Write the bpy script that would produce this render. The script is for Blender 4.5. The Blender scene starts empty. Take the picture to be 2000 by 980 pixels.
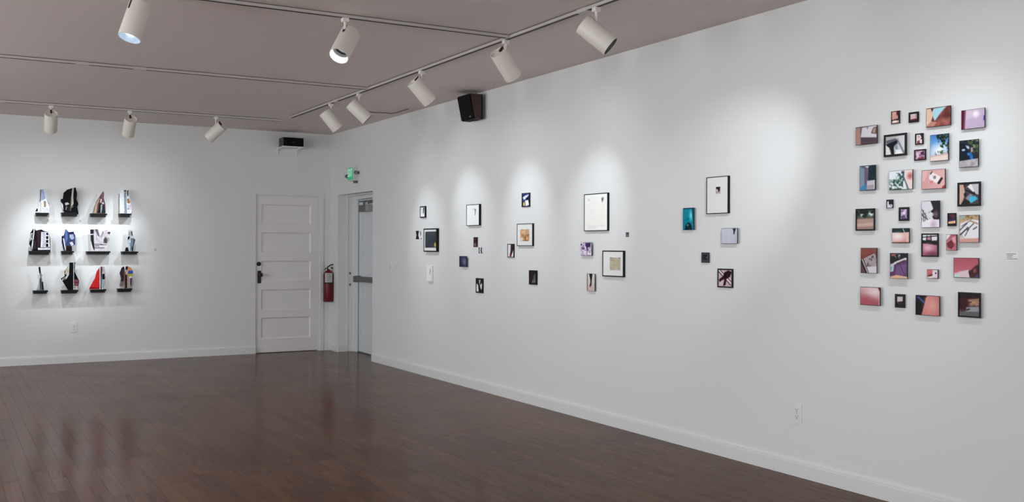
import bpy, bmesh, math, random
import numpy as np
from mathutils import Vector, Matrix, Quaternion

random.seed(7)
rng = np.random.default_rng(11)
scene = bpy.context.scene
col = scene.collection

# ------------------------------------------------------------------ camera
FPX, YAW, CAM, SHY, ROLL = 1931.42, 0.5231, Vector((-4.3884, -12.342, 1.3467)), -7.5, 0.004
cam_data = bpy.data.cameras.new('camera')
cam_data.sensor_width = 36.0
cam_data.lens = FPX / 2000.0 * 36.0
cam_data.shift_y = SHY / 2000.0
cam = bpy.data.objects.new('camera', cam_data)
col.objects.link(cam)
cam.matrix_world = (Matrix.Translation(CAM) @ Matrix.Rotation(-YAW, 4, 'Z')
                    @ Matrix.Rotation(math.pi / 2, 4, 'X') @ Matrix.Rotation(ROLL, 4, 'Z'))
scene.camera = cam

# ------------------------------------------------------------------ light and exposure
SPOT_W = 30.0            # every track spotlight
FILL_W = 20.0           # unseen lamps added to light the rest of the room
SKY = 7.5
scene.view_settings.view_transform = 'Standard'
scene.view_settings.look = 'None'
scene.view_settings.gamma = 1.0
scene.view_settings.exposure = 0.0
scene.view_settings.use_curve_mapping = False
world = bpy.data.worlds.new('world')
scene.world = world
world.use_nodes = True
bg = world.node_tree.nodes['Background']
bg.inputs['Color'].default_value = (0.925, 0.972, 1.0, 1)
bg.inputs['Strength'].default_value = SKY
# windows added out of view so sky fills the room; portals guide its sampling
ADDED_WINDOWS = [(-12.0, -10.4), (-8.9, -6.4), (-5.3, -2.3)]
ADDED_FRONT_WINDOW = (-6.4, -2.9)
Y_FRONT, X_LEFT, H = -17.0, -7.6, 2.8
def portal(loc, sx, sy, rot):
    pl = bpy.data.lights.new('window_portal', 'AREA')
    pl.shape = 'RECTANGLE'; pl.size = sx; pl.size_y = sy
    pl.cycles.is_portal = True
    po = bpy.data.objects.new('window_portal', pl); col.objects.link(po)
    po.location = loc; po.rotation_euler = rot
for (wy0, wy1) in ADDED_WINDOWS: portal((X_LEFT - 0.10, (wy0 + wy1) / 2, 1.55), 1.9, wy1 - wy0, (0, -math.pi / 2, 0))
portal((sum(ADDED_FRONT_WINDOW) / 2, Y_FRONT - 0.10, 1.55), ADDED_FRONT_WINDOW[1] - ADDED_FRONT_WINDOW[0], 1.9, (math.pi / 2, 0, 0))

# ------------------------------------------------------------------ pixel <-> place
FV = Vector((math.sin(YAW), math.cos(YAW), 0)); RV = Vector((math.cos(YAW), -math.sin(YAW), 0))
CR, SR = math.cos(ROLL), math.sin(ROLL)
def on(axis, val, px, py):
    """the point of the plane axis = val that is seen at pixel (px, py)"""
    u, v = px - 1000.0, py - 490.0 - SHY
    u, v = u * CR + v * SR, -u * SR + v * CR
    d = FV * FPX + RV * u + Vector((0, 0, -v))
    return CAM + d * ((val - CAM[axis]) / d[axis])
def proj(p):
    d = Vector(p) - CAM
    z = d.dot(FV)
    if z < 0.05: return None
    u, v = FPX * d.dot(RV) / z, -FPX * d.z / z
    return (1000 + u * CR - v * SR, 490 + SHY + u * SR + v * CR, z)

# ------------------------------------------------------------------ materials
def s2l(c):
    return c / 12.92 if c <= 0.04045 else ((c + 0.055) / 1.055) ** 2.4
def hexc(h):
    return tuple(s2l(int(h[i:i + 2], 16) / 255.0) for i in (0, 2, 4))
MATS = {}
def mat(name, color, rough=0.5, metal=0.0, bump=0.0, bscale=200.0, var=0.0, vscale=30.0, emis=None, estr=0.0, spec=0.5, coat=0.0):
    """a plain procedural material: colour with slight noise variation and fine relief"""
    if name in MATS: return MATS[name]
    m = bpy.data.materials.new(name); m.use_nodes = True
    nt = m.node_tree; b = nt.nodes['Principled BSDF']
    c = hexc(color) if isinstance(color, str) else color
    b.inputs['Base Color'].default_value = (*c, 1)
    b.inputs['Roughness'].default_value = rough
    b.inputs['Metallic'].default_value = metal
    b.inputs['Specular IOR Level'].default_value = spec
    b.inputs['Coat Weight'].default_value = coat
    if emis:
        b.inputs['Emission Color'].default_value = (*hexc(emis), 1)
        b.inputs['Emission Strength'].default_value = estr
    if var or bump:
        tc = nt.nodes.new('ShaderNodeTexCoord')
    if var:
        n = nt.nodes.new('ShaderNodeTexNoise'); n.inputs['Scale'].default_value = vscale; n.inputs['Detail'].default_value = 4
        r = nt.nodes.new('ShaderNodeMapRange')
        r.inputs['To Min'].default_value = 1 - var; r.inputs['To Max'].default_value = 1 + var
        mx = nt.nodes.new('ShaderNodeMix'); mx.data_type = 'RGBA'; mx.blend_type = 'MULTIPLY'
        mx.inputs[0].default_value = 1.0; mx.inputs[6].default_value = (*c, 1)
        nt.links.new(tc.outputs['Object'], n.inputs['Vector'])
        nt.links.new(n.outputs['Fac'], r.inputs['Value'])
        nt.links.new(r.outputs['Result'], mx.inputs[7])
        nt.links.new(mx.outputs[2], b.inputs['Base Color'])
    if bump:
        n2 = nt.nodes.new('ShaderNodeTexNoise'); n2.inputs['Scale'].default_value = bscale; n2.inputs['Detail'].default_value = 3
        bp = nt.nodes.new('ShaderNodeBump'); bp.inputs['Strength'].default_value = bump; bp.inputs['Distance'].default_value = 0.002
        nt.links.new(tc.outputs['Object'], n2.inputs['Vector'])
        nt.links.new(n2.outputs['Fac'], bp.inputs['Height'])
        nt.links.new(bp.outputs['Normal'], b.inputs['Normal'])
    MATS[name] = m
    return m

M_WALL = mat('wall_paint', (0.80, 0.80, 0.795), 0.62, bump=0.12, bscale=160, var=0.012, vscale=1.3)
M_CEIL = mat('ceiling_paint', (0.74, 0.655, 0.625), 0.75, bump=0.15, bscale=90, var=0.03, vscale=1.1)
M_TRIM = mat('trim_paint', (0.80, 0.805, 0.81), 0.4, bump=0.05, bscale=60)
M_DOOR = mat('door_paint', (0.84, 0.81, 0.805), 0.42, bump=0.1, bscale=70, var=0.03, vscale=3)
M_DOOR2 = mat('exit_door_paint', (0.72, 0.77, 0.80), 0.4)
M_BLACK = mat('black_frame_wood', (0.0045, 0.0045, 0.005), 0.45, spec=0.25)
M_BROWNF = mat('dark_brown_frame_wood', (0.016, 0.008, 0.009), 0.45, spec=0.25)
M_THIN = mat('dark_print_edge', (0.012, 0.009, 0.01), 0.45, spec=0.25)
M_SHELF = mat('black_shelf_paint', (0.008, 0.008, 0.009), 0.5, spec=0.25)
M_MATB = mat('white_mat_board', (0.86, 0.86, 0.85), 0.8, bump=0.05, bscale=500)
M_CAN = mat('lamp_housing_paint', (0.84, 0.79, 0.72), 0.45, bump=0.03)
M_TRACK = mat('track_paint', (0.56, 0.52, 0.49), 0.5)
M_DARK = mat('dark_slot', (0.015, 0.013, 0.012), 0.7)
M_GROOVE = mat('track_groove', (0.06, 0.045, 0.04), 0.7)
M_BAFFLE = mat('lamp_baffle_black', (0.012, 0.011, 0.011), 0.6)
M_REFL = mat('lamp_reflector_silver', (0.62, 0.72, 0.82), 0.25, metal=0.6)
M_BULB = mat('lamp_bulb_glow', (0.9, 0.9, 0.9), 0.3, emis='f4f8ff', estr=14.0)
M_SPK = mat('speaker_black', (0.004, 0.004, 0.0045), 0.7, bump=0.1, bscale=900, spec=0.15)
M_SPKS = mat('speaker_side_grey', (0.05, 0.05, 0.055), 0.5)
M_WOOD = mat('speaker_wood', (0.045, 0.018, 0.014), 0.35, var=0.25, vscale=40)
M_STEEL = mat('brushed_steel', (0.42, 0.43, 0.44), 0.35, metal=0.8)
M_GREYM = mat('grey_metal', (0.15, 0.155, 0.16), 0.45, metal=0.4)
M_BRONZE = mat('aged_bronze', (0.035, 0.026, 0.02), 0.4, metal=0.5)
M_RED = mat('extinguisher_red', (0.14, 0.004, 0.009), 0.35, spec=0.3)
M_RUB = mat('black_rubber', (0.012, 0.012, 0.012), 0.5)
M_SILV = mat('label_silver', (0.5, 0.52, 0.52), 0.35)
M_PLATE = mat('switch_plate', (0.82, 0.82, 0.81), 0.35)
M_PLATE2 = mat('switch_insert', (0.62, 0.63, 0.64), 0.4)
M_GREEN = mat('exit_panel_green', (0.02, 0.42, 0.22), 0.35, emis='10b070', estr=0.35)
M_EXITL = mat('exit_letter_pale', (0.75, 0.9, 0.82), 0.4, emis='c8f0dc', estr=0.35)
M_EXITB = mat('exit_housing', (0.70, 0.72, 0.70), 0.4)
M_CARD = mat('white_card', (0.86, 0.86, 0.85), 0.7)
M_INK = mat('grey_ink', (0.18, 0.18, 0.18), 0.8)
M_EXT = mat('outside_masonry', (0.3, 0.28, 0.26), 0.9, var=0.1)
M_FRAMEW = mat('window_frame_paint', (0.1, 0.1, 0.1), 0.4)

def print_mat(name, rough):
    m = bpy.data.materials.new(name); m.use_nodes = True
    nt = m.node_tree; b = nt.nodes['Principled BSDF']
    a = nt.nodes.new('ShaderNodeVertexColor'); a.layer_name = 'Col'
    nt.links.new(a.outputs['Color'], b.inputs['Base Color'])
    b.inputs['Roughness'].default_value = rough
    b.inputs['Specular IOR Level'].default_value = 0.12
    return m
M_PRINT = print_mat('photo_print', 0.32)
M_CUT = print_mat('cut_photo_print', 0.45)
def grain(m):
    nt = m.node_tree; N = nt.nodes; L = nt.links; b = N['Principled BSDF']
    a = [n for n in N if n.type == 'VERTEX_COLOR'][0]
    geo = N.new('ShaderNodeNewGeometry')
    mp = N.new('ShaderNodeMapping'); mp.inputs['Scale'].default_value = (70, 70, 26)
    L.new(geo.outputs['Position'], mp.inputs['Vector'])
    n = N.new('ShaderNodeTexNoise'); n.inputs['Scale'].default_value = 1.0; n.inputs['Detail'].default_value = 3; n.inputs['Distortion'].default_value = 1.2
    L.new(mp.outputs['Vector'], n.inputs['Vector'])
    r = N.new('ShaderNodeMapRange'); r.inputs['From Min'].default_value = 0.32; r.inputs['From Max'].default_value = 0.62
    r.inputs['To Min'].default_value = 0.68; r.inputs['To Max'].default_value = 1.08
    L.new(n.outputs['Fac'], r.inputs['Value'])
    mx = N.new('ShaderNodeMix'); mx.data_type = 'RGBA'; mx.blend_type = 'MULTIPLY'; mx.inputs[0].default_value = 1
    L.new(a.outputs['Color'], mx.inputs[6]); L.new(r.outputs['Result'], mx.inputs[7]); L.new(mx.outputs[2], b.inputs['Base Color'])
grain(M_CUT)

def wood_mat():
    m = bpy.data.materials.new('floor_oak_strip'); m.use_nodes = True
    nt = m.node_tree; N = nt.nodes; L = nt.links; b = N['Principled BSDF']
    a = N.new('ShaderNodeVertexColor'); a.layer_name = 'Col'
    geo = N.new('ShaderNodeNewGeometry')
    mp = N.new('ShaderNodeMapping'); mp.inputs['Scale'].default_value = (26, 1.6, 1)
    L.new(geo.outputs['Position'], mp.inputs['Vector'])
    add = N.new('ShaderNodeVectorMath'); add.operation = 'ADD'
    sc = N.new('ShaderNodeVectorMath'); sc.operation = 'SCALE'; sc.inputs['Scale'].default_value = 37.0
    L.new(a.outputs['Color'], sc.inputs[0]); L.new(mp.outputs['Vector'], add.inputs[0]); L.new(sc.outputs[0], add.inputs[1])
    n = N.new('ShaderNodeTexNoise'); n.inputs['Scale'].default_value = 1.0; n.inputs['Detail'].default_value = 3; n.inputs['Roughness'].default_value = 0.5
    L.new(add.outputs[0], n.inputs['Vector'])
    r = N.new('ShaderNodeMapRange'); r.inputs['From Min'].default_value = 0.3; r.inputs['From Max'].default_value = 0.7
    r.inputs['To Min'].default_value = 0.84; r.inputs['To Max'].default_value = 1.14
    L.new(n.outputs['Fac'], r.inputs['Value'])
    # worn, paler traffic patches and dark scuffs
    n2 = N.new('ShaderNodeTexNoise'); n2.inputs['Scale'].default_value = 1.1; n2.inputs['Detail'].default_value = 5
    L.new(geo.outputs['Position'], n2.inputs['Vector'])
    r2 = N.new('ShaderNodeMapRange'); r2.inputs['To Min'].default_value = 0.72; r2.inputs['To Max'].default_value = 1.22
    L.new(n2.outputs['Fac'], r2.inputs['Value'])
    mul = N.new('ShaderNodeMath'); mul.operation = 'MULTIPLY'
    L.new(r.outputs['Result'], mul.inputs[0]); L.new(r2.outputs['Result'], mul.inputs[1])
    mx = N.new('ShaderNodeMix'); mx.data_type = 'RGBA'; mx.blend_type = 'MULTIPLY'; mx.inputs[0].default_value = 1
    L.new(a.outputs['Color'], mx.inputs[6]); L.new(mul.outputs[0], mx.inputs[7])
    L.new(mx.outputs[2], b.inputs['Base Color'])
    rr = N.new('ShaderNodeMapRange'); rr.inputs['To Min'].default_value = 0.10; rr.inputs['To Max'].default_value = 0.24
    n3 = N.new('ShaderNodeTexNoise'); n3.inputs['Scale'].default_value = 2.0; n3.inputs['Detail'].default_value = 2
    L.new(geo.outputs['Position'], n3.inputs['Vector']); L.new(n3.outputs['Fac'], rr.inputs['Value'])
    L.new(rr.outputs['Result'], b.inputs['Roughness'])
    bp = N.new('ShaderNodeBump'); bp.inputs['Strength'].default_value = 0.05; bp.inputs['Distance'].default_value = 0.001
    L.new(n.outputs['Fac'], bp.inputs['Height']); L.new(bp.outputs['Normal'], b.inputs['Normal'])
    b.inputs['Specular IOR Level'].default_value = 0.036
    return m
M_FLOOR = wood_mat()

# ------------------------------------------------------------------ mesh helpers
class MB:
    """collects boxes, prisms and lathes; build() links them as one mesh object"""
    def __init__(s): s.v = []; s.f = []; s.c = []
    def add(s, vs, fs, color=None):
        o = len(s.v); s.v += [tuple(v) for v in vs]
        for f in fs: s.f.append(tuple(i + o for i in f)); s.c.append(color)
        return s
    def box(s, a, b, color=None, ch=0.0):
        x0, x1 = sorted((a[0], b[0])); y0, y1 = sorted((a[1], b[1])); z0, z1 = sorted((a[2], b[2]))
        if ch <= 0:
            vs = [(x, y, z) for z in (z0, z1) for y in (y0, y1) for x in (x0, x1)]
            return s.add(vs, [(0, 2, 3, 1), (4, 5, 7, 6), (0, 1, 5, 4), (2, 6, 7, 3), (0, 4, 6, 2), (1, 3, 7, 5)], color)
        bm = bmesh.new()
        r = bmesh.ops.create_cube(bm, size=1.0)
        for v in bm.verts:
            v.co = Vector(((x0 + x1) / 2 + v.co.x * (x1 - x0), (y0 + y1) / 2 + v.co.y * (y1 - y0), (z0 + z1) / 2 + v.co.z * (z1 - z0)))
        bmesh.ops.bevel(bm, geom=bm.edges[:], offset=ch, segments=2, profile=0.6, affect='EDGES')
        bm.verts.index_update()
        s.add([v.co.copy() for v in bm.verts], [[v.index for v in f.verts] for f in bm.faces], color)
        bm.free(); return s
    def prism(s, poly, axis, a, b, color=None):
        """poly: 2D points on the two other axes (in axis order), extruded from a to b"""
        n = len(poly)
        def P(p, t):
            q = list(p); q.insert(axis, t); return tuple(q)
        vs = [P(p, a) for p in poly] + [P(p, b) for p in poly]
        fs = [tuple(range(n)), tuple(range(2 * n - 1, n - 1, -1))]
        fs += [(i, i + n, (i + 1) % n + n, (i + 1) % n) for i in range(n)]
        return s.add(vs, fs, color)
    def lathe(s, prof, n=28, mtx=None, color=None, close=False):
        """prof: (radius, z) pairs turned about z"""
        vs, fs = [], []; k = len(prof)
        for j in range(n):
            t = 2 * math.pi * j / n
            for (r, z) in prof: vs.append(Vector((r * math.cos(t), r * math.sin(t), z)))
        for j in range(n):
            for i in range(k - 1):
                a, b = j * k + i, ((j + 1) % n) * k + i
                fs.append((a, b, b + 1, a + 1))
        if mtx is not None: vs = [mtx @ v for v in vs]
        return s.add(vs, fs, color)
    def tube(s, pts, r, n=8, color=None):
        pts = [Vector(p) for p in pts]; rings = []
        for i, p in enumerate(pts):
            d = (pts[min(i + 1, len(pts) - 1)] - pts[max(i - 1, 0)]).normalized()
            a = d.orthogonal().normalized() if i == 0 else (a - d * a.dot(d)).normalized()
            b = d.cross(a)
            rings.append([p + (a * math.cos(2 * math.pi * k / n) + b * math.sin(2 * math.pi * k / n)) * r for k in range(n)])
        vs = [q for ring in rings for q in ring]
        fs = [(i * n + k, i * n + (k + 1) % n, (i + 1) * n + (k + 1) % n, (i + 1) * n + k) for i in range(len(pts) - 1) for k in range(n)]
        fs += [tuple(range(n))[::-1], tuple(range((len(pts) - 1) * n, len(pts) * n))]
        return s.add(vs, fs, color)
    def mesh(s, name):
        me = bpy.data.meshes.new(name); me.from_pydata(s.v, [], s.f)
        bm = bmesh.new(); bm.from_mesh(me)
        bmesh.ops.recalc_face_normals(bm, faces=bm.faces[:]); bm.to_mesh(me); bm.free()
        return me
    def build(s, name, m, parent=None, smooth=None, loc=None, rot=None, recalc=True):
        if recalc: me = s.mesh(name)
        else:
            me = bpy.data.meshes.new(name); me.from_pydata(s.v, [], s.f); me.update()
        if any(c is not None for c in s.c):
            at = me.color_attributes.new('Col', 'FLOAT_COLOR', 'CORNER')
            for p in me.polygons:
                c = s.c[p.index] or (0.5, 0.5, 0.5)
                for li in p.loop_indices: at.data[li].color = (*c, 1)
        me.materials.append(m)
        if smooth is not None:
            me.polygons.foreach_set('use_smooth', [True] * len(me.polygons))
            me.set_sharp_from_angle(angle=math.radians(smooth))
        o = bpy.data.objects.new(name, me); col.objects.link(o)
        if parent is not None:
            o.parent = parent
            if loc is None: o.matrix_parent_inverse = parent.matrix_world.inverted() if False else Matrix.Translation(-parent.location)
        if loc is not None: o.location = loc
        if rot is not None: o.rotation_mode = 'QUATERNION'; o.rotation_quaternion = rot
        return o
def tag(o, label=None, cat=None, group=None, kind=None):
    if label: o['label'] = label
    if cat: o['category'] = cat
    if group: o['group'] = group
    if kind: o['kind'] = kind
    return o
def thing(name, loc, label, cat, group=None):
    o = bpy.data.objects.new(name, None); o.empty_display_size = 0.05
    col.objects.link(o); o.location = loc
    return tag(o, label, cat, group)
def struct(name, loc=(0, 0, 0)):
    o = bpy.data.objects.new(name, None); o.empty_display_size = 0.1
    col.objects.link(o); o.location = loc; o['kind'] = 'structure'
    return o

# ------------------------------------------------------------------ the room shell
R_Y0, R_Y1, R_Z = -0.28, -1.452, 2.004          # the exit recess in the right wall
D_X0, D_X1, D_Z = -0.978, -0.128, 2.008         # the door opening in the back wall
def wall_cells(mb, axis, plane, back, s_cuts, z_cuts, holes):
    """a wall with rectangular holes as one closed slab made of cells"""
    def P(s_, z, d): return (d, s_, z) if axis == 0 else (s_, d, z)
    for i in range(len(s_cuts) - 1):
        for k in range(len(z_cuts) - 1):
            if (i, k) in holes: continue
            mb.box(P(s_cuts[i], z_cuts[k], plane), P(s_cuts[i + 1], z_cuts[k + 1], back))
def wallobj(name, axis, plane, back, s_cuts, z_cuts, holes):
    mb = MB(); wall_cells(mb, axis, plane, back, s_cuts, z_cuts, holes)
    o = mb.build(name, M_WALL); o['kind'] = 'structure'; return o
wallobj('wall_right', 0, 0.0, 0.13, [Y_FRONT, R_Y1, R_Y0, 0.0], [0, R_Z, H], {(1, 0)})
wallobj('wall_back', 1, 0.0, 0.16, [X_LEFT - 0.2, D_X0, D_X1, 0.4], [0, D_Z, H], {(1, 0)})
fc = [Y_FRONT - 0.2, ADDED_WINDOWS[0][0], ADDED_WINDOWS[0][1], ADDED_WINDOWS[1][0], ADDED_WINDOWS[1][1], ADDED_WINDOWS[2][0], ADDED_WINDOWS[2][1], 0.0]
wallobj('wall_left', 0, X_LEFT, X_LEFT - 0.2, fc, [0, 0.6, 2.5, H], {(1, 1), (3, 1), (5, 1)})
wallobj('wall_front', 1, Y_FRONT, Y_FRONT - 0.2, [X_LEFT, ADDED_FRONT_WINDOW[0], ADDED_FRONT_WINDOW[1], 0.13], [0, 0.6, 2.5, H], {(1, 1)})
mb = MB(); mb.box((X_LEFT - 0.2, Y_FRONT - 0.2, H), (0.6, 0.4, H + 0.15))
tag(mb.build('ceiling', M_CEIL), kind='structure')
# unseen windows added in the left wall for fill light
for i, (a, b) in enumerate(ADDED_WINDOWS):
    w = struct('window_%d' % (i + 1), (X_LEFT - 0.1, (a + b) / 2, 0.6))
    fr = MB()
    for (y0, y1, z0, z1) in ((a, a + .06, .6, 2.5), (b - .06, b, .6, 2.5), (a + .06, b - .06, .6, .66), (a + .06, b - .06, 2.44, 2.5), ((a + b) / 2 - .025, (a + b) / 2 + .025, .66, 2.44)):
        fr.box((X_LEFT - .15, y0, z0), (X_LEFT - .06, y1, z1))
    fr.build('window_frame', M_FRAMEW, w)
    MB().box((X_LEFT - .06, a - .05, .57), (X_LEFT + .06, b + .05, .6)).build('window_sill', M_TRIM, w)

a, b = ADDED_FRONT_WINDOW
w = struct('window_4', ((a + b) / 2, Y_FRONT - 0.1, 0.6))  # another window added behind the camera to brighten the back wall
fr = MB()
for (x0, x1, z0, z1) in ((a, a + .06, .6, 2.5), (b - .06, b, .6, 2.5), (a + .06, b - .06, .6, .66), (a + .06, b - .06, 2.44, 2.5), ((a + b) / 2 - .025, (a + b) / 2 + .025, .66, 2.44)):
    fr.box((x0, Y_FRONT - .15, z0), (x1, Y_FRONT - .06, z1))
fr.build('window_frame', M_FRAMEW, w)
MB().box((a - .05, Y_FRONT - .06, .57), (b + .05, Y_FRONT + .06, .6)).build('window_sill', M_TRIM, w)

# floor: strip boards running along the right wall
floor = MB().box((X_LEFT - 0.2, Y_FRONT - 0.2, -0.10), (0.6, 0.16, -0.009)).build('floor', mat('sub_floor', (0.03, 0.02, 0.015), 0.8))
floor['kind'] = 'structure'
PW = 0.083
TINTS = [hexc(h) for h in ('5c3b26', '623f29', '634227', '593823', '5e3d2a', '65422c', '573621', '5a3b28', '624029')]
planks = []
x = 0.23
row = 0
while x > X_LEFT:
    y = 0.155 - random.uniform(0, 0.7)
    ends = [0.155]
    while y > Y_FRONT:
        ends.append(y); y -= random.uniform(0.3, 0.95)
    ends.append(Y_FRONT)
    for k in range(len(ends) - 1):
        if x - PW / 2 > 0.0 and (ends[k + 1] > R_Y0 or ends[k] < R_Y1): continue
        planks.append((x - PW, x, ends[k + 1], ends[k]))
    x -= PW
def plank_geo(mb, p):
    x0, x1, y0, y1 = p
    g, c = 0.0002, 0.0004
    x0 += g; x1 -= g; y0 += g; y1 -= g
    dz = random.uniform(-0.0002, 0.0002); tx = random.uniform(-0.00025, 0.00025); ty = random.uniform(-0.0003, 0.0003)
    t = [(x0 + c, y0 + c, dz - tx - ty), (x1 - c, y0 + c, dz + tx - ty), (x1 - c, y1 - c, dz + tx + ty), (x0 + c, y1 - c, dz - tx + ty)]
    e = [(x0, y0, -0.0006), (x1, y0, -0.0006), (x1, y1, -0.0006), (x0, y1, -0.0006)]
    bt = [(q[0], q[1], -0.009) for q in e]
    tint = Vector(random.choice(TINTS)) * random.uniform(0.92, 1.1)
    fs = [(0, 1, 2, 3)] + [(4 + i, 4 + (i + 1) % 4, (i + 1) % 4, i) for i in range(4)] + [(8 + i, 8 + (i + 1) % 4, 4 + (i + 1) % 4, 4 + i) for i in range(4)]
    mb.add(t + e + bt, fs, tuple(tint))
def plank_area(p):
    q = [proj((p[i], p[j], 0)) for i, j in ((0, 2), (1, 2), (1, 3), (0, 3))]
    if any(t is None for t in q): return 0
    cx_, cy_ = sum(t[0] for t in q) / 4, sum(t[1] for t in q) / 4
    if not (-20 < cx_ < 2020 and cy_ < 1000): return 0
    return abs(sum(q[i][0] * q[(i + 1) % 4][1] - q[(i + 1) % 4][0] * q[i][1] for i in range(4))) / 2
planks.sort(key=plank_area, reverse=True)
for p in planks[:300]:
    m_ = MB(); plank_geo(m_, p); m_.build('floor_board', M_FLOOR, floor, recalc=False)
m_ = MB()
for p in planks[300:]: plank_geo(m_, p)
o = m_.build('floor_boards_beyond', M_FLOOR, floor, recalc=False); o['kind'] = 'stuff'

# baseboards: plain board with a small bead along its top
BB = [(0, 0), (0.016, 0), (0.016, 0.078), (0.012, 0.083), (0.013, 0.088), (0.009, 0.093), (0, 0.093)]
mb = MB(); mb.prism([(-d, z) for d, z in BB], 1, Y_FRONT, R_Y1 - 0.012)
mb.prism([(-d, z) for d, z in BB], 1, R_Y0, 0.0)
tag(mb.build('baseboard_right', M_TRIM), kind='structure')
mb = MB(); mb.prism([(-d, z) for d, z in BB], 0, X_LEFT, D_X0)
mb.prism([(-d, z) for d, z in BB], 0, D_X1 + 0.045, -0.016)
tag(mb.build('baseboard_back', M_TRIM), kind='structure')
mb = MB(); mb.prism([(R_Y0 - d, z) for d, z in BB], 0, 0.0, 0.125)
tag(mb.build('baseboard_recess', M_TRIM), kind='structure')
mb = MB(); mb.prism([(X_LEFT + d, z) for d, z in BB], 1, Y_FRONT, -0.016)
tag(mb.build('baseboard_left', M_TRIM), kind='structure')

# ------------------------------------------------------------------ panelled door in the back wall
door = struct('door_1', ((D_X0 + D_X1) / 2, 0.02, 0))
fx0, fx1 = D_X0 + 0.003, -0.170
DY = 0.022                                        # door face sits behind the wall face
pan = [(399.5, 438), (454, 493), (509, 547.5), (564.5, 604.5), (619, 660)]
pxl, pxr = on(1, DY, 510.5, 500).x, on(1, DY, 607, 500).x
pz = [(on(1, DY, 558, a).z, on(1, DY, 558, b).z) for a, b in pan]
mb = MB()
mb.box((fx0, DY, 0.008), (pxl, DY + .035, D_Z - .022)); mb.box((pxr, DY, 0.008), (fx1, DY + .035, D_Z - .022))
edges = [D_Z - .022] + [z for p in pz for z in p] + [0.008]
for i in range(0, len(edges), 2): mb.box((pxl, DY, edges[i + 1]), (pxr, DY + .035, edges[i]))
leaf = mb.build('door_leaf', M_DOOR, door)
for (zt, zb) in pz:
    m_ = MB()
    m_.box((pxl, DY + .014, zb), (pxr, DY + .03, zt))
    i0, i1 = 0.0, 0.016                            # sloping moulding round the sunk panel
    o_ = [(pxl, zb), (pxr, zb), (pxr, zt), (pxl, zt)]
    n_ = [(pxl + i1, zb + i1), (pxr - i1, zb + i1), (pxr - i1, zt - i1), (pxl + i1, zt - i1)]
    vs = [(a, DY + .001, b) for a, b in o_] + [(a, DY + .0137, b) for a, b in n_]
    m_.add(vs, [(i, (i + 1) % 4, 4 + (i + 1) % 4, 4 + i) for i in range(4)])
    m_.build('panel', M_DOOR, door, recalc=True)
# deadbolt, lock plate and knob
q = on(1, DY, 505.6, 515.2)
Ry = Matrix.Rotation(math.pi / 2, 4, 'X')
def disc(mb, c, prof, n=20): return mb.lathe(prof, n, Matrix.Translation(c) @ Ry)
o = disc(MB(), q, [(0, .016), (.02, .015), (.026, .008), (.028, 0), (0, 0)]).build('deadbolt', M_BRONZE, door, smooth=40)
o['label'] = 'round aged bronze deadbolt'
q0, q1 = on(1, DY, 502.8, 528.5), on(1, DY, 509.8, 553)
o = MB().box((q0.x, DY - .005, q1.z), (q1.x, DY, q0.z), ch=.002).build('lock_plate', M_BRONZE, door)
k = disc(MB(), Vector(((q0.x + q1.x) / 2 + .006, DY - .004, (q0.z * .68 + q1.z * .32))), [(0, .062), (.018, .06), (.027, .05), (.027, .04), (.016, .03), (.010, .022), (.010, 0)]).build('door_knob', M_BRONZE, o, smooth=40)
# hinge leaf on the far side
for hz in (1.72, 0.3): MB().box((fx1 - .012, DY - .004, hz), (fx1 + .006, DY + .002, hz + .09)).build('hinge', M_DOOR, door)
trim = struct('trim_1', (D_X1, 0, 0))
mb = MB(); mb.box((fx1 + .0015, .008, 0), (fx1 + .03, .05, D_Z)); mb.box((fx1 + .03, -0.012, 0), (D_X1 + .03, .05, D_Z + .012))
mb.box((D_X0, .012, D_Z - .0205), (fx1 + .03, .05, D_Z)); mb.box((D_X0, -.004, D_Z - .004), (fx1 + .03, .05, D_Z + .012))
mb.build('door_casing', M_TRIM, trim)
MB().box((D_X0 - .05, .057, 0), (0.1, .15, D_Z)).build('door_backing', M_TRIM, trim)

# ------------------------------------------------------------------ exit door in its recess
door2 = struct('door_2', (0.22, (R_Y0 + R_Y1) / 2, 0))
trim2 = struct('trim_2', (0.16, R_Y0, 0))
mb = MB()
mb.box((.13, R_Y0 + .06, 0), (.205, R_Y0 - .006, R_Z + .05)); mb.box((.13, R_Y1 - .06, 0), (.205, R_Y1 + .006, R_Z + .05))
mb.box((.13, R_Y1 + .006, R_Z - .006), (.2055, R_Y0 - .006, R_Z + .06))
mb.box((.118, R_Y0, 0.0), (.13, R_Y0 - .014, R_Z)); mb.box((.118, R_Y1, R_Z - .014), (.13, R_Y0 - .014, R_Z - .0005))
mb.build('door_jamb', M_TRIM, trim2)
mb = MB()                                          # stepped stop that the door closes on
mb.box((.20, R_Y0 + .05, 0), (.235, R_Y0 - .07, R_Z + .05)); mb.box((.215, R_Y0 - .07, 0), (.25, R_Y0 - .125, R_Z))
mb.box((.199, R_Y1 + .06, R_Z - .055), (.252, R_Y0 - .069, R_Z + .049)); mb.box((.198, R_Y1 - .05, 0), (.253, R_Y1 + .06, R_Z + .048))
mb.build('door_stop', M_TRIM, trim2)
for (py_) in (533.5, 555.5):
    q = on(1, R_Y0 - .006, 683.8, py_)
    MB().box((q.x - .012, R_Y0 - .0075, q.z - .014), (q.x + .012, R_Y0 - .005, q.z + .014)).build('strike_plate', M_GREYM, trim2)
LX = .232
dl, dr, dtop = R_Y0 - .128, R_Y1 - .04, R_Z - .06
mb = MB()
pyl, pyr = dl - .11, dr + .11
zs = [0.012, 0.24, 0.96, 1.16, dtop - .22, dtop]
mb.box((LX, dl, zs[0]), (LX + .045, pyl, dtop)); mb.box((LX, pyr, zs[0]), (LX + .045, dr, dtop))
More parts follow.
